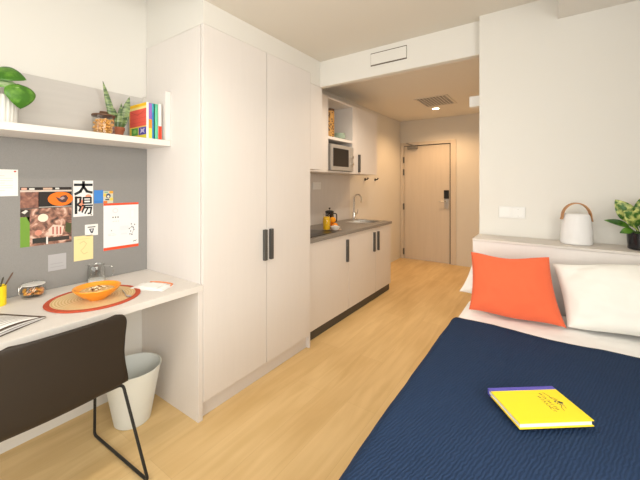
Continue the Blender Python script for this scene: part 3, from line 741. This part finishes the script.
pts.append((pts[-1][0]-.004, pts[-1][1], pts[-1][2]-.04))
obj('spout', MB().tube(pts, .0105, M['chrome'], n=12), t)
obj('lever', MB().tube([(fp[0]+.01, fp[1]+.018, fp[2]+.07), (fp[0]+.022, fp[1]+.052, fp[2]+.08), (fp[0]+.026, fp[1]+.062, fp[2]+.135)], [.009, .008, .0055], M['chrome'], n=10), t)
tag(obj('splashback', MB().box(XL+.001, XL+.011, KY0, 3.875, ZK+.0005, 1.452, M['splash'], .0008), loc=(XL, 3.0, ZK)), 'greige splashback panel behind the kitchen worktop', 'splashback')
hb = thing('hob', 'black glass hob set in the worktop beside the wardrobe', 'hob', (-1.90, 2.50, ZK))
obj('glass_plate', MB().box(-2.10, -1.70, 2.24, 2.72, ZK+.0004, ZK+.006, M['black'], .002), hb)
for cy_ in (2.36, 2.60):
    obj('cooking_zone', MB().lathe([(.082, .0061), (.085, .0061), (.085, .0065), (.082, .0065), (.082, .0061)], P(120, 118, 116), (-1.90, cy_, ZK), n=40), hb)

# wall cabinets
XU = -1.870; UZ0, UZ1 = 1.455, 2.240
def wall_unit(label, y0, y1, doors):
    t = thing('wall_cabinet', label, 'cabinet', (-2.04, (y0+y1)/2, UZ0), 'wall cabinets of the kitchenette')
    return t
t = wall_unit('closed wall cabinet half hidden behind the wardrobe', KY0, 2.812, 1)
obj('carcass', MB().box(XL+.004, XU-.021, KY0, 2.812, UZ0, UZ1, M['lam'], .001), t)
obj('filler_panel', MB().box(XU+.001, XF-.003, KY0, YB+.03, UZ0+.002, ZB-.001, M['lam'], .0006), t)
obj('door', MB().box(XU-.019, XU, KY0+.002, 2.810, UZ0+.001, UZ1, M['lam'], .0015), t)
NY0, NY1 = 2.814, 3.425
t = wall_unit('open wall cabinet holding the microwave', NY0, NY1, 0)
obj('side_panel', MB().box(XL+.004, XU, NY0, NY0+.018, UZ0, UZ1, M['lam'], .001), t)
obj('side_panel', MB().box(XL+.004, XU, NY1-.085, NY1, UZ0, UZ1, M['lam'], .001), t)
obj('top_panel', MB().box(XL+.004, XU, NY0+.019, NY1-.086, UZ1-.020, UZ1, M['lam'], .001), t)
obj('bottom_panel', MB().box(XL+.004, XU, NY0+.019, NY1-.086, UZ0, UZ0+.020, M['lam'], .001), t)
obj('shelf', MB().box(XL+.02, XU, NY0+.019, NY1-.086, 1.802, 1.832, M['lam'], .001), t)
obj('back_panel', MB().box(XL+.004, XL+.012, NY0+.019, NY1-.086, UZ0+.021, UZ1-.021, M['shelfback']), t)
t = wall_unit('closed wall cabinet with a dark handle at the hall end', NY1+.002, 4.0, 1)
obj('carcass', MB().box(XL+.004, XU-.021, NY1+.002, 4.0, UZ0, UZ1, M['lam'], .001), t)
dd = obj('door', MB().box(XU-.019, XU, NY1+.004, 3.998, UZ0+.001, UZ1, M['lam'], .0015), t)
bar_handle(dd, XU, 3.487, 1.475, 1.685, wd_=.03)

# microwave
my0, my1, mz0, mz1 = NY0+.022, NY1-.125, UZ0+.022, UZ0+.298
mx = XU+.035
t = thing('microwave', 'silver microwave with dark glass door in the open cabinet', 'microwave', (-2.0, (my0+my1)/2, mz0))
obj('housing', MB().box(XL+.05, mx-.02, my0, my1, mz0, mz1, M['dsteel'], .004), t)
obj('front_panel', MB().box(mx-.019, mx, my0, my1, mz0+.002, mz1-.002, M['silver'], .004), t)
obj('door_glass', MB().box(mx-.002, mx+.004, my0+.035, my0+.350, mz0+.045, mz1-.04, M['black'], .003), t)
for zz in (mz0+.08, mz0+.16):
    obj('knob', MB().lathe([(.022, 0), (.022, .004), (.017, .007), (.015, .024), (0, .025)], M['chrome'], n=24, mtx=Matrix.Translation((mx, my1-.045, zz))@Matrix.Rotation(PI/2, 4, 'Y')), t)
for x_ in (XL+.09, mx-.06):
    pass

# patterned canister, bowls in the niche
zc = 1.832
def speck():
    m = bpy.data.materials.new('amber_speckle'); m.use_nodes = True
    nt = m.node_tree; N = nt.nodes; L = nt.links; b = N['Principled BSDF']
    tc = N.new('ShaderNodeTexCoord'); v = N.new('ShaderNodeTexVoronoi'); v.inputs['Scale'].default_value = 42
    L.new(tc.outputs['Object'], v.inputs['Vector'])
    r = N.new('ShaderNodeValToRGB'); r.color_ramp.elements[0].position = .25; r.color_ramp.elements[1].position = .5
    r.color_ramp.elements[0].color = (.05, .022, .010, 1); r.color_ramp.elements[1].color = (.60, .32, .08, 1)
    L.new(v.outputs[0], r.inputs[0]); L.new(r.outputs[0], b.inputs['Base Color']); b.inputs['Roughness'].default_value = .4
    return m
M['patt'] = speck()
kp = (-1.965, 2.995, zc)
t = thing('storage_tin', 'tall amber and brown speckled storage tin in the open cabinet', 'tin', kp)
obj('body', MB().lathe([(0, 0.0005), (.052, .0005), (.054, .003), (.054, .29), (0, .29)], M['patt'], kp, n=40), t)
obj('lid', MB().lathe([(0, .2905), (.055, .2905), (.055, .312), (.052, .316), (0, .316)], M['cork'], kp, n=40), t)
for k, (r, z0, lab) in enumerate(((.078, 0, 'lower pale green bowl of the pair beside the speckled tin'), (.07, .028, 'upper pale green bowl nested in another beside the tin'))):
    bp2 = (-1.975, 3.215, zc+z0)
    tag(obj('small_bowl', MB().lathe([(0, .0005), (r*.45, .0005), (r*.5, .004), (r*.85, .026), (r, .05), (r*.965, .051), (r*.82, .0295), (r*.46, .011), (0, .010)], P(176, 196, 178), bp2, n=40), loc=bp2), lab, 'bowl', 'bowls in the open wall cabinet')

# coffee press, juice, fruit, bowl on worktop
cpz = (-2.02, 3.085, ZK)
t = thing('coffee_press', 'glass coffee press with dark lid on the worktop', 'coffee press', cpz)
obj('beaker', MB().lathe([(0, .0005), (.044, .0005), (.046, .004), (.046, .15), (.043, .15), (.043, .006), (0, .005)], M['glassd'], cpz, n=32), t)
obj('coffee', MB().lathe([(0, .007), (.042, .007), (.042, .10), (0, .10)], P(58, 34, 22), cpz, n=28), t)
ld = obj('lid', MB().lathe([(0, .151), (.048, .151), (.048, .165), (.03, .173), (0, .175)], M['blackmetal'], cpz, n=32), t)
obj('plunger_knob', MB().lathe([(0, .176), (.004, .176), (.004, .19), (.012, .194), (.012, .204), (0, .207)], M['blackmetal'], cpz, n=20), ld)
obj('handle', MB().tube([(cpz[0]+.03, cpz[1]+.034, ZK+.14), (cpz[0]+.055, cpz[1]+.062, ZK+.135), (cpz[0]+.055, cpz[1]+.062, ZK+.05), (cpz[0]+.03, cpz[1]+.034, ZK+.04)], .006, M['blackmetal'], n=8, fil=.02), t)
jz = (-1.86, 2.785, ZK)
t = thing('juice_carafe', 'glass carafe of yellow juice on the worktop', 'carafe', jz)
obj('carafe', MB().lathe([(0, .0005), (.036, .0005), (.040, .004), (.041, .10), (.034, .145), (.038, .165), (.036, .165), (.032, .145), (.0385, .10), (.037, .007), (0, .005)], M['glass2'], jz, n=36), t)
obj('juice', MB().lathe([(0, .0055), (.0365, .0075), (.038, .10), (.033, .135), (0, .135)], P(240, 190, 20), jz, n=28), t)
for k, (x_, y_, r, m_, lab) in enumerate(((-1.905, 2.885, .036, P(240, 130, 20), 'orange lying between the carafe and the coffee press'), (-1.835, 2.875, .034, P(242, 150, 24), 'orange lying in front of the coffee press behind the white bowl'), (-1.88, 2.885, .033, P(244, 160, 30), 'orange stacked on top of two others by the carafe'))):
    zz = ZK+r+.0005 if k < 2 else ZK+.094
    c_ = (x_ if k < 2 else -1.868, y_, zz)
    c_ = (c_[0]+.01, c_[1]+.012, c_[2]); mb = MB().ball(c_, r, m_, 3, (1, 1, .95))
    o = tag(obj('orange', mb, loc=c_), lab, 'orange', 'oranges on the worktop')
    obj('stem_scar', MB().ball((c_[0], c_[1], c_[2]+r*.945), .004, P(90, 110, 40), 1, (1, 1, .35)), o)
bz = (-1.775, 2.815, ZK)
t = thing('white_bowl', 'small white bowl on a saucer in front of the oranges', 'bowl', bz)
obj('saucer', MB().lathe([(0, .0005), (.04, .0005), (.066, .008), (.068, .010), (.064, .0105), (.04, .005), (0, .005)], P(196, 180, 165), bz, n=36), t)
obj('bowl', MB().lathe([(0, .0055), (.025, .0055), (.038, .018), (.05, .04), (.048, .0405), (.035, .022), (0, .012)], M['potw'], bz, n=36), t)
mb = MB()
for k in range(26):
    a = random.uniform(0, 2*PI); r = .034*math.sqrt(random.random())
    mb.ball((bz[0]+r*math.cos(a), bz[1]+r*math.sin(a), bz[2]+.042-.006*(r/.034)+random.random()*.006), .0085, M['white'], 1)
tag(obj('sugar_cubes', mb, loc=bz), 'white sugar heaped in the small white bowl', 'sugar', kind='stuff')

# double socket over worktop, hooks
def socket(parent, mtx, m=M['white']):
    mb = MB()
    mb.lathe([(.0225, .0), (.0225, .002), (.019, .002), (.018, -.006), (0, -.006)], m, n=32, mtx=mtx)
    o = obj('socket', mb, parent, world=False)
    for dx in (-.0095, .0095): obj('pin_hole', MB().lathe([(.0028, -.0058), (.0028, -.005), (0, -.005)], M['darkgap'], (dx, 0, 0), n=10, mtx=mtx), o, world=False)
    for dy in (-.0195, .0195): obj('earth_clip', MB().box(-.003, .003, dy-.0015, dy+.0015, -.004, .0026, M['steel'], mtx=mtx), o, world=False)
rx = Matrix(((0, 0, 1, 0), (1, 0, 0, 0), (0, 1, 0, 0), (0, 0, 0, 1)))
t = thing('wall_socket', 'white double socket on the kitchen splashback', 'socket', (XL+.0115, 3.10, 1.315))
obj('plate', MB().box(0, .009, -.078, .078, -.042, .042, M['white'], .003), t, world=False)
for dy in (-.036, .036): socket(t, Matrix.Translation((.0095, dy, 0))@rx)
for k, (y_, lab) in enumerate(((4.337, 'dark coat hook on the hall wall nearer the kitchenette'), (4.674, 'dark coat hook on the hall wall nearer the door'))):
    t = thing('coat_hook', lab, 'hook', (XL, y_, 1.405), 'coat hooks on the hall wall')
    obj('rosette', MB().lathe([(.022, .0005), (.022, .007), (.02, .009), (0, .009)], M['blackmetal'], n=24, mtx=Matrix.Rotation(PI/2, 4, 'Y')), t, world=False)
    obj('peg', MB().tube([(.008, 0, 0), (.04, 0, .002), (.055, 0, .022)], [.009, .009, .012], M['blackmetal'], n=12), t, world=False)

# ------------------------------------------------------------------ hall ceiling: grille + downlight, beam grille, small wall boxes
vx0, vx1, vy0, vy1 = -1.455, -1.085, 4.32, 4.80
t = thing('air_grille', 'square lattice air grille in the hall ceiling', 'air vent', ((vx0+vx1)/2, (vy0+vy1)/2, ZH))
fr = MB(); zz0, zz1 = ZH-.010, ZH-.0005
fr.box(vx0-.03, vx0, vy0-.03, vy1+.03, zz0, zz1, M['gauze'], .002); fr.box(vx1, vx1+.03, vy0-.03, vy1+.03, zz0, zz1, M['gauze'], .002)
fr.box(vx0, vx1, vy0-.03, vy0, zz0, zz1, M['gauze'], .002); fr.box(vx0, vx1, vy1, vy1+.03, zz0, zz1, M['gauze'], .002)
obj('frame', fr, t)
obj('back_plate', MB().box(vx0, vx1, vy0, vy1, ZH-.003, ZH-.001, P(40, 30, 22)), t)
la = MB(); n_ = 9
for k in range(1, n_):
    x_ = vx0+(vx1-vx0)*k/n_; y_ = vy0+(vy1-vy0)*k/n_
    la.box(x_-.0045, x_+.0045, vy0, vy1, ZH-.008, ZH-.004, M['gauze']); la.box(vx0, vx1, y_-.006, y_+.006, ZH-.009, ZH-.005, M['gauze'])
obj('lattice', la, t)
dp = (-1.388, 4.995, ZH); dp2 = (-1.12, 3.02, ZH); dp3 = (-.85, .75, ZC); dp4 = (-.85, -.45, ZC)  # all but the first are added lamps out of view, to brighten the room
for q, lab in ((dp, 'small round lit downlight in the hall ceiling near the door'), (dp2, 'added unseen downlight above the kitchenette behind the beam'),
               (dp3, 'added unseen downlight in the main ceiling in front of the wardrobe'), (dp4, 'added unseen downlight in the main ceiling near the added window')):
    t = thing('downlight', lab, 'ceiling light', q)
    obj('ring', MB().lathe([(.05, -.0005), (.062, -.0005), (.062, -.006), (.052, -.009), (.05, -.004), (.05, -.0005)], M['white'], q, n=36), t)
    obj('bulb', MB().lathe([(0, -.002), (.049, -.002), (.046, -.006), (0, -.008)], M['glow'], q, n=32), t)
t = thing('slot_diffuser', 'long flush air slot on the face of the white beam', 'air vent', (-.985, YB, 2.284))
gx0, gx1, gz0, gz1 = -1.127, -.842, 2.234, 2.333
fr = MB().box(gx0-.012, gx1+.012, YB-.004, YB-.0005, gz0-.012, gz1+.012, M['wall'], .001)
obj('frame', fr, t)
obj('slot_gap', MB().box(gx0, gx1, YB-.0055, YB-.0038, gz0, gz1, P(110, 100, 88)), t)
obj('blade', MB().box(gx0+.004, gx1-.002, YB-.012, YB-.0056, gz0+.009, gz1-.008, M['wall'], .001), t)
tag(obj('motion_sensor', MB().box(XR-.082, XR-.0005, 2.37, 2.43, 1.845, 1.915, M['white'], .002), loc=(XR-.03, 2.40, 1.88)), 'small white sensor box high on the hall side of the corner', 'sensor')
t = thing('light_switch', 'white light switch on the hall side of the corner', 'switch', (XR, 2.45, 1.42))
obj('plate', MB().box(XR-.014, XR-.0005, 2.41, 2.49, 1.38, 1.46, M['white'], .003), t)
obj('rocker', MB().box(XR-.017, XR-.0135, 2.42, 2.48, 1.39, 1.45, M['white'], .002), t)

# ------------------------------------------------------------------ headboard ledge, outlet
t = thing('headboard', 'greige boxed headboard ledge along the bed wall', 'headboard', (.2, YL, 0))
obj('front_panel', MB().box(XR, XE-.003, YL+.004, YL+.024, 0, ZL-.014, M['lam'], .001), t)
obj('end_panel', MB().box(XR, XR+.02, YL+.026, YR-.002, 0, ZL-.014, M['lam'], .001), t)
obj('top_board', MB().box(XR-.002, XE-.003, YL, YR-.002, ZL-.0130, ZL, M['ledge'], .0015), t)
t = thing('wall_outlet', 'white double wall outlet plate above the headboard ledge', 'outlet', (-.183, YR, 1.166))
obj('plate', MB().box(-.068, .068, -.007, -.0005, -.034, .034, M['white'], .002), t, world=False)
obj('blank_cover', MB().box(-.061, -.004, -.0095, -.0068, -.028, .028, M['white'], .0015), t, world=False)
ry = Matrix.Translation((.033, -.0095, 0))@Matrix(((1, 0, 0, 0), (0, 0, -1, 0), (0, 1, 0, 0), (0, 0, 0, 1)))
obj('insert', MB().box(.004, .062, -.0088, -.0068, -.028, .028, M['white'], .0012), t, world=False)
socket(t, ry)

# ------------------------------------------------------------------ bed
bd = thing('bed', 'single bed with white sheet below the headboard ledge', 'bed', (.08, 1.0, 0))
BX0, BX1 = -.374, .56
obj('base', MB().box(BX0+.01, BX1-.01, .03, 1.995, .06, .43, M['bedbase'], .01), bd)
for x_ in (BX0+.06, BX1-.06):
    for y_ in (.09, 1.93):
        obj('leg', MB().box(x_-.025, x_+.025, y_-.025, y_+.025, 0, .06, M['blackmetal'], .002), bd)
b = MB()
def mtop(u, v):
    x = BX0+(BX1-BX0)*u; y = .02+1.98*v
    z = .690+.004*noise.noise(Vector((x*9, y*12, 3)))+.0025*noise.noise(Vector((x*25, y*30, 7)))
    return Vector((x, y, z))
mtb = MB().box(BX0, BX1, .02, 2.0, .432, .690, M['linen'], .03, 4)
obj('mattress', mtb, bd)
def shp(u, v):
    x = BX0+.006+(BX1-BX0-.012)*u; y = 1.58+.40*v
    e = min(1, min(u, 1-u)/.03)
    z = .6905+e*(.005+.005*noise.noise(Vector((x*7, y*10, 3)))+.003*noise.noise(Vector((x*22, y*26, 9)))) - .012*(1-e)
    return Vector((x, y, z))
o = obj('fitted_sheet', MB().grid(shp, 60, 30, M['linen']), bd, ang=3); 
md = o.modifiers.new('s', 'SOLIDIFY'); md.thickness = .002

# blanket: draped over the mattress
ZBt = .704; RX0, RX1 = BX0-.013, BX1+.008; drop = .33
def blanket(u, v):
    W = RX1-RX0; rad = .035
    tot = drop*2+W-2*rad+rad*PI/2; s = u*tot
    yend = 1.640+.010*math.sin(u*9)+.006*math.sin(u*23+1)
    y = -.02+(yend+.02)*v; tuck = .010*max(0, min(1, (.74-y)/.2))
    amp = .003*noise.noise(Vector((s*6, y*6, 2)))+.0015*noise.noise(Vector((s*17, y*15, 5)))
    def corner(tt):  # tt: arc-length measured from the corner, negative on the side
        arc = rad*PI/2
        if tt < -arc/2:
            return 0.0, -(rad)-(-tt-arc/2)
        if tt > arc/2:
            return rad+(tt-arc/2), 0.0
        a = (tt+arc/2)/arc*PI/2
        return rad*(1-math.cos(a)), -rad*(1-math.sin(a))
    if s < tot/2:
        x, z = corner(s-drop); nx = -1 if s < drop else 0
        flare = max(0, -z-.03)*.05
        return Vector((RX0+x-flare+tuck*max(0, 1-x/.2)-(amp*.8 if nx else 0), y, ZBt+z+(0 if nx else amp)))
    x, z = corner(tot-drop-s); nx = 1 if s > tot-drop else 0
    return Vector((RX1-x+(amp*.8 if nx else 0), y, ZBt+z+(0 if nx else amp)))
o = obj('blanket', MB().grid(blanket, 130, 100, M['quilt']), ang=3)
md = o.modifiers.new('s', 'SOLIDIFY'); md.thickness = .008; md.offset = 1
o.data.flip_normals()
tag(o, 'navy blue quilted blanket spread over the bed', 'blanket')

def pillow(name, label, BL, BR, TL, TR, t_, m, sd, pull=.035, wr=.006, power=.42, n=44):
    BL, BR, TL, TR = map(Vector, (BL, BR, TL, TR))
    nrm = (BR-BL).cross(TL-BL).normalized()   # towards the viewer
    def pos(u, v, sgn):
        a, c_ = u*2-1, v*2-1
        uu = u-(pull*a*(1-c_*c_)); vv = v-(pull*c_*(1-a*a))
        p = BL*(1-uu)*(1-vv)+BR*uu*(1-vv)+TL*(1-uu)*vv+TR*uu*vv
        th = t_/2*((1-a*a)*(1-c_*c_))**power
        edge = min(1, 6*(1-max(abs(a), abs(c_))))
        w_ = wr*(noise.noise(Vector((u*5+sd, v*5, sd*2)))+.6*noise.noise(Vector((u*12+sd, v*9, sd))))*edge
        cr = wr*1.4*math.exp(-((abs(a)+abs(c_)-1.45)/.25)**2)*math.sin((a-c_)*9+sd)*edge*.5
        sag = .006*math.sin(u*7+sd)*(abs(c_)**3)
        return p+nrm*(sgn*(th+.002)+w_+cr)+(TL-BL).normalized()*sag
    mb = MB(); bmx = bmesh.new()
    F = [[bmx.verts.new(pos(i/n, j/n, 1)) for j in range(n+1)] for i in range(n+1)]
    B_ = [[bmx.verts.new(pos(i/n, j/n, -1)) for j in range(n+1)] for i in range(n+1)]
    for i in range(n):
        for j in range(n):
            bmx.faces.new((F[i][j], F[i+1][j], F[i+1][j+1], F[i][j+1])); bmx.faces.new((B_[i][j], B_[i][j+1], B_[i+1][j+1], B_[i+1][j]))
    for i in range(n):
        bmx.faces.new((F[i][0], B_[i][0], B_[i+1][0], F[i+1][0])); bmx.faces.new((F[i+1][n], B_[i+1][n], B_[i][n], F[i][n]))
        bmx.faces.new((F[0][i+1], B_[0][i+1], B_[0][i], F[0][i])); bmx.faces.new((F[n][i], B_[n][i], B_[n][i+1], F[n][i+1]))
    bmesh.ops.recalc_face_normals(bmx, faces=bmx.faces[:])
    mb.merge(bmx, m)
    return tag(obj(name, mb, loc=(BL+BR)/2, ang=3), label, 'pillow')
pillow('orange_cushion', 'orange square cushion leaning on the white pillows', (-.325, 1.742, .712), (.060, 1.765, .708), (-.338, 1.865, .972), (-.002, 1.872, .985), .13, M['orange'], 1.3, .035, .005)
pillow('pillow', 'ivory pillow leaning on the ledge beside the orange cushion', (.062, 1.795, .715), (.535, 1.80, .715), (.010, 1.935, .955), (.53, 1.955, 1.00), .15, M['linen2'], 4.2, .02, .007)
pillow('pillow', 'white pillow mostly hidden behind the orange cushion', (-.405, 1.90, .745), (-.01, 1.925, .735), (-.352, 1.965, .885), (-.03, 1.975, .93), .10, M['linen'], 7.7, .02, .006)

# notebook on the bed
o0 = Vector((-.1486, 1.0743, 0)); ax = (Vector((.0057, 1.1943, 0))-o0); LW = ax.length; ax.normalize(); ay = Vector((ax.y, -ax.x, 0)); HW = .142
bmx_ = Matrix(((ax.x, ay.x, 0, o0.x), (ax.y, ay.y, 0, o0.y), (0, 0, 1, .7165), (0, 0, 0, 1)))
t = thing('yellow_book', 'yellow hardcover book with blue spine lying on the navy blanket', 'book', (o0.x, o0.y, .7165))
t.rotation_euler = (0, 0, 0)
def bk(mb): mb.bm.transform(bmx_); return mb
c = MB(); c.box(0, LW, .012, HW, 0, .002, M['yellow'], .0006); 
obj('back_cover', bk(c), t, smooth=False)
c = MB(); c.box(0, LW, .014, HW, .0135, .0157, M['yellow'], .0006)
fc = obj('front_cover', bk(c), t, smooth=False)
c = MB(); c.box(-.0005, LW+.0005, -.001, .0018, 0, .0158, M['blue'], .0006); c.box(-.0005, LW+.0005, -.001, .0145, .0136, .0161, M['blue'], .0006); c.box(-.0005, LW+.0005, -.001, .0145, -.0004, .0018, M['blue'], .0005)
sp = obj('spine', bk(c), t, smooth=False); sp['label'] = 'blue cloth spine'
obj('pages', bk(MB().box(.003, LW-.003, .002, HW-.004, .0022, .0133, M['page'])), t, smooth=False)
c = MB(); rnd = random.Random(3)
def ink_stroke(pts, w_):
    for q in stroke(pts, w_): c.poly([(p[0], p[1], .01595) for p in q], M['ink'])
# lettering: two short hand-drawn words, and a small branch-like drawing at the far end
def word(lw, h0, h1, n_, size):
    """letters of a hand-lettered line; the line runs away from the spine"""
    for k in range(n_):
        a = h0+(h1-h0)*(k+.12)/n_; b_ = h0+(h1-h0)*(k+.80)/n_; hh = size*rnd.uniform(.75, 1.1); m_ = (a+b_)/2
        kind_ = rnd.randrange(4)
        if kind_ == 0: q = [(lw, a), (lw+hh, m_), (lw, b_)]
        elif kind_ == 1: q = [(lw+hh, a), (lw, a), (lw+hh, b_), (lw, b_)]
        elif kind_ == 2: q = [(lw, b_), (lw, a), (lw+hh, a), (lw+hh, b_)]
        else: q = [(lw, m_), (lw+hh, m_), (lw+hh, b_)]
        ink_stroke(q, .0014)
word(.131, .030, .100, 8, .008)
word(.119, .042, .108, 7, .007)
ink_stroke([(.146, .028), (.152, .044), (.150, .052), (.158, .062)], .0018)
ink_stroke([(.150, .050), (.159, .052), (.163, .062)], .0016)
for k in range(22):
    a = rnd.uniform(0, 2*PI); r = rnd.uniform(.001, .011)
    c.poly([(p[0], p[1], .016) for p in ell(.160+r*math.cos(a), .072+r*.9*math.sin(a), rnd.uniform(.0014, .003), rnd.uniform(.0014, .0026), 8)], rnd.choice([M['ink'], M['ink'], P(120, 120, 110), P(90, 90, 70)]))
ink_stroke([(.158, .082), (.150, .092), (.148, .104)], .0014); ink_stroke([(.164, .082), (.160, .096)], .0012)
obj('cover_print', bk(c), fc, smooth=False)

# ------------------------------------------------------------------ lamp and plant on ledge
lp = (.112, 2.140, ZL)
t = thing('table_lamp', 'white portable lamp with bent wooden handle on the headboard ledge', 'lamp', lp)
pf = [(r*.76, z*.80) for r, z in [(0, .0005), (.080, .0005), (.087, .004), (.089, .015), (.086, .09), (.078, .165), (.073, .185), (.064, .195), (0, .198)]]
obj('lamp_body', MB().lathe(pf, M['lampw'], lp, n=56, sx=1, sy=.82), t)
hd = MB(); pts = []; N_ = 22
for k in range(N_+1):
    a = PI*(k/N_)
    pts.append((lp[0]-.059*math.cos(a), lp[1]-.016*math.cos(a), lp[2]+.137+.072*math.sin(a)))
pts = [(pts[0][0]-.004, pts[0][1]-.002, pts[0][2]-.012)]+pts+[(pts[-1][0]+.004, pts[-1][1]+.002, pts[-1][2]-.02)]
b = bmesh.new(); prev = None
for i, p in enumerate(pts):
    p = Vector(p); cdir = (p-Vector((lp[0], lp[1], lp[2]+.137))).normalized(); yv = Vector((-.27, .96, 0)).normalized()
    ring = [b.verts.new(p+yv*sy_*.0135+cdir*sr*.0028) for sy_, sr in ((-1, -1), (1, -1), (1, 1), (-1, 1))]
    if prev:
        for k in range(4): b.faces.new((prev[k], prev[(k+1) % 4], ring[(k+1) % 4], ring[k]))
    else: b.faces.new(ring[::-1])
    prev = ring
b.faces.new(prev); bmesh.ops.recalc_face_normals(b, faces=b.faces[:])
hd.merge(b, M['tanwood']); obj('handle', hd, t)
ep = (.358, 2.13, ZL)
t = thing('dieffenbachia', 'variegated leafy plant in a black pot on the headboard ledge', 'plant', ep)
obj('pot', MB().lathe([(0, .0005), (.050, .0005), (.054, .004), (.057, .078), (.053, .078), (.051, .066), (0, .066)], M['blackpot'], ep, n=40), t)
obj('soil', MB().lathe([(.051, .064), (.051, .068), (0, .071)], M['soil'], ep, n=24), t)
zb = ep[2]+.068
for bx, by, tx, ty, tz, wd_, dr, mm in ((-.01, -.01, -.100, -.02, .165, .075, .06, 'dief'), (0, -.01, -.075, -.06, .115, .07, .1, 'dief'), (-.02, 0, -.140, -.01, .062, .030, .16, 'diefd'), (-.02, -.01, -.085, -.03, .006, .034, .14, 'diefd'),
        (.0, 0, -.03, -.06, .13, .065, .08, 'dief'), (.01, 0, .06, -.05, .15, .07, .1, 'dief'), (.01, 0, .10, -.01, .10, .06, .12, 'diefd'), (0, 0, .0, .03, .175, .06, .05, 'dief'), (.0, -.02, .03, -.10, .06, .055, .15, 'dief'), (-.01, 0, -.06, .03, .14, .06, .08, 'diefd'), (-.02, -.015, -.055, -.07, .05, .055, .12, 'dief')):
    b0 = Vector((ep[0]+bx, ep[1]+by, zb)); tpv = Vector((ep[0]+tx, ep[1]+ty, zb+tz)); mid = b0+(tpv-b0)*.22+Vector((0, 0, .02))
    obj('stem', MB().tube([b0-Vector((0, 0, .003)), (b0+mid)/2, mid], .002, M['diefd'], n=6), t)
    leaf(t, mid, tpv, wd_, M[mm], dr, fold=.2, shape=.85, up=(-.2, -.9, .5))

# ------------------------------------------------------------------ light
wld = bpy.data.worlds.new('daylight'); sc.world = wld; wld.use_nodes = True
bg = wld.node_tree.nodes['Background']; bg.inputs[0].default_value = (.85, .93, 1.0, 1); bg.inputs[1].default_value = 1.0
def area(name, loc, rot, sx, sy, power, col, shape='RECTANGLE', spread=PI):
    l = bpy.data.lights.new(name, 'AREA'); l.shape = shape; l.size = sx; l.size_y = sy; l.energy = power; l.color = col; l.spread = spread
    o = bpy.data.objects.new(name, l); o.location = loc; o.rotation_euler = rot; C.objects.link(o); return o
area('added_window_light', ((WX0+WX1)/2, YW-.16, (WZ0+WZ1)/2), (PI/2, 0, 0), WX1-WX0, WZ1-WZ0, 50, (1.0, .95, .885))  # area lamp outside the added rear window, in place of sky light
area('added_window_light', (XE+.16, (VY0+VY1)/2, (VZ0+VZ1)/2), (0, PI/2, 0), VZ1-VZ0, VY1-VY0, 84, (1.0, .95, .885))  # area lamp behind the added side window
for q, en, col in ((dp, 82, (1, .62, .31)), (dp2, 68, (1, .84, .66)), (dp3, 24, (1, .90, .76)), (dp4, 32, (1, .90, .76))):  # first beam belongs to the visible hall lamp, the rest are added light
    sp = bpy.data.lights.new('downlight_beam', 'SPOT'); sp.energy = en; sp.color = col; sp.spot_size = math.radians(150); sp.spot_blend = .6; sp.shadow_soft_size = .045
    so_ = bpy.data.objects.new('downlight_beam', sp); so_.location = (q[0], q[1], q[2]-.014); C.objects.link(so_)

# ------------------------------------------------------------------ camera
cam = bpy.data.cameras.new('camera'); co = bpy.data.objects.new('camera', cam); C.objects.link(co)
co.location = (0, 0, 1.33); co.rotation_euler = (PI/2, 0, .6089)
cam.sensor_width = 36; cam.lens = 36*329.4/640; cam.shift_y = -55.5/640; cam.clip_start = .02
sc.camera = co
vs = sc.view_settings
vs.view_transform = 'Standard'; vs.look = 'None'; vs.gamma = 1; vs.use_curve_mapping = False; vs.exposure = -0.10
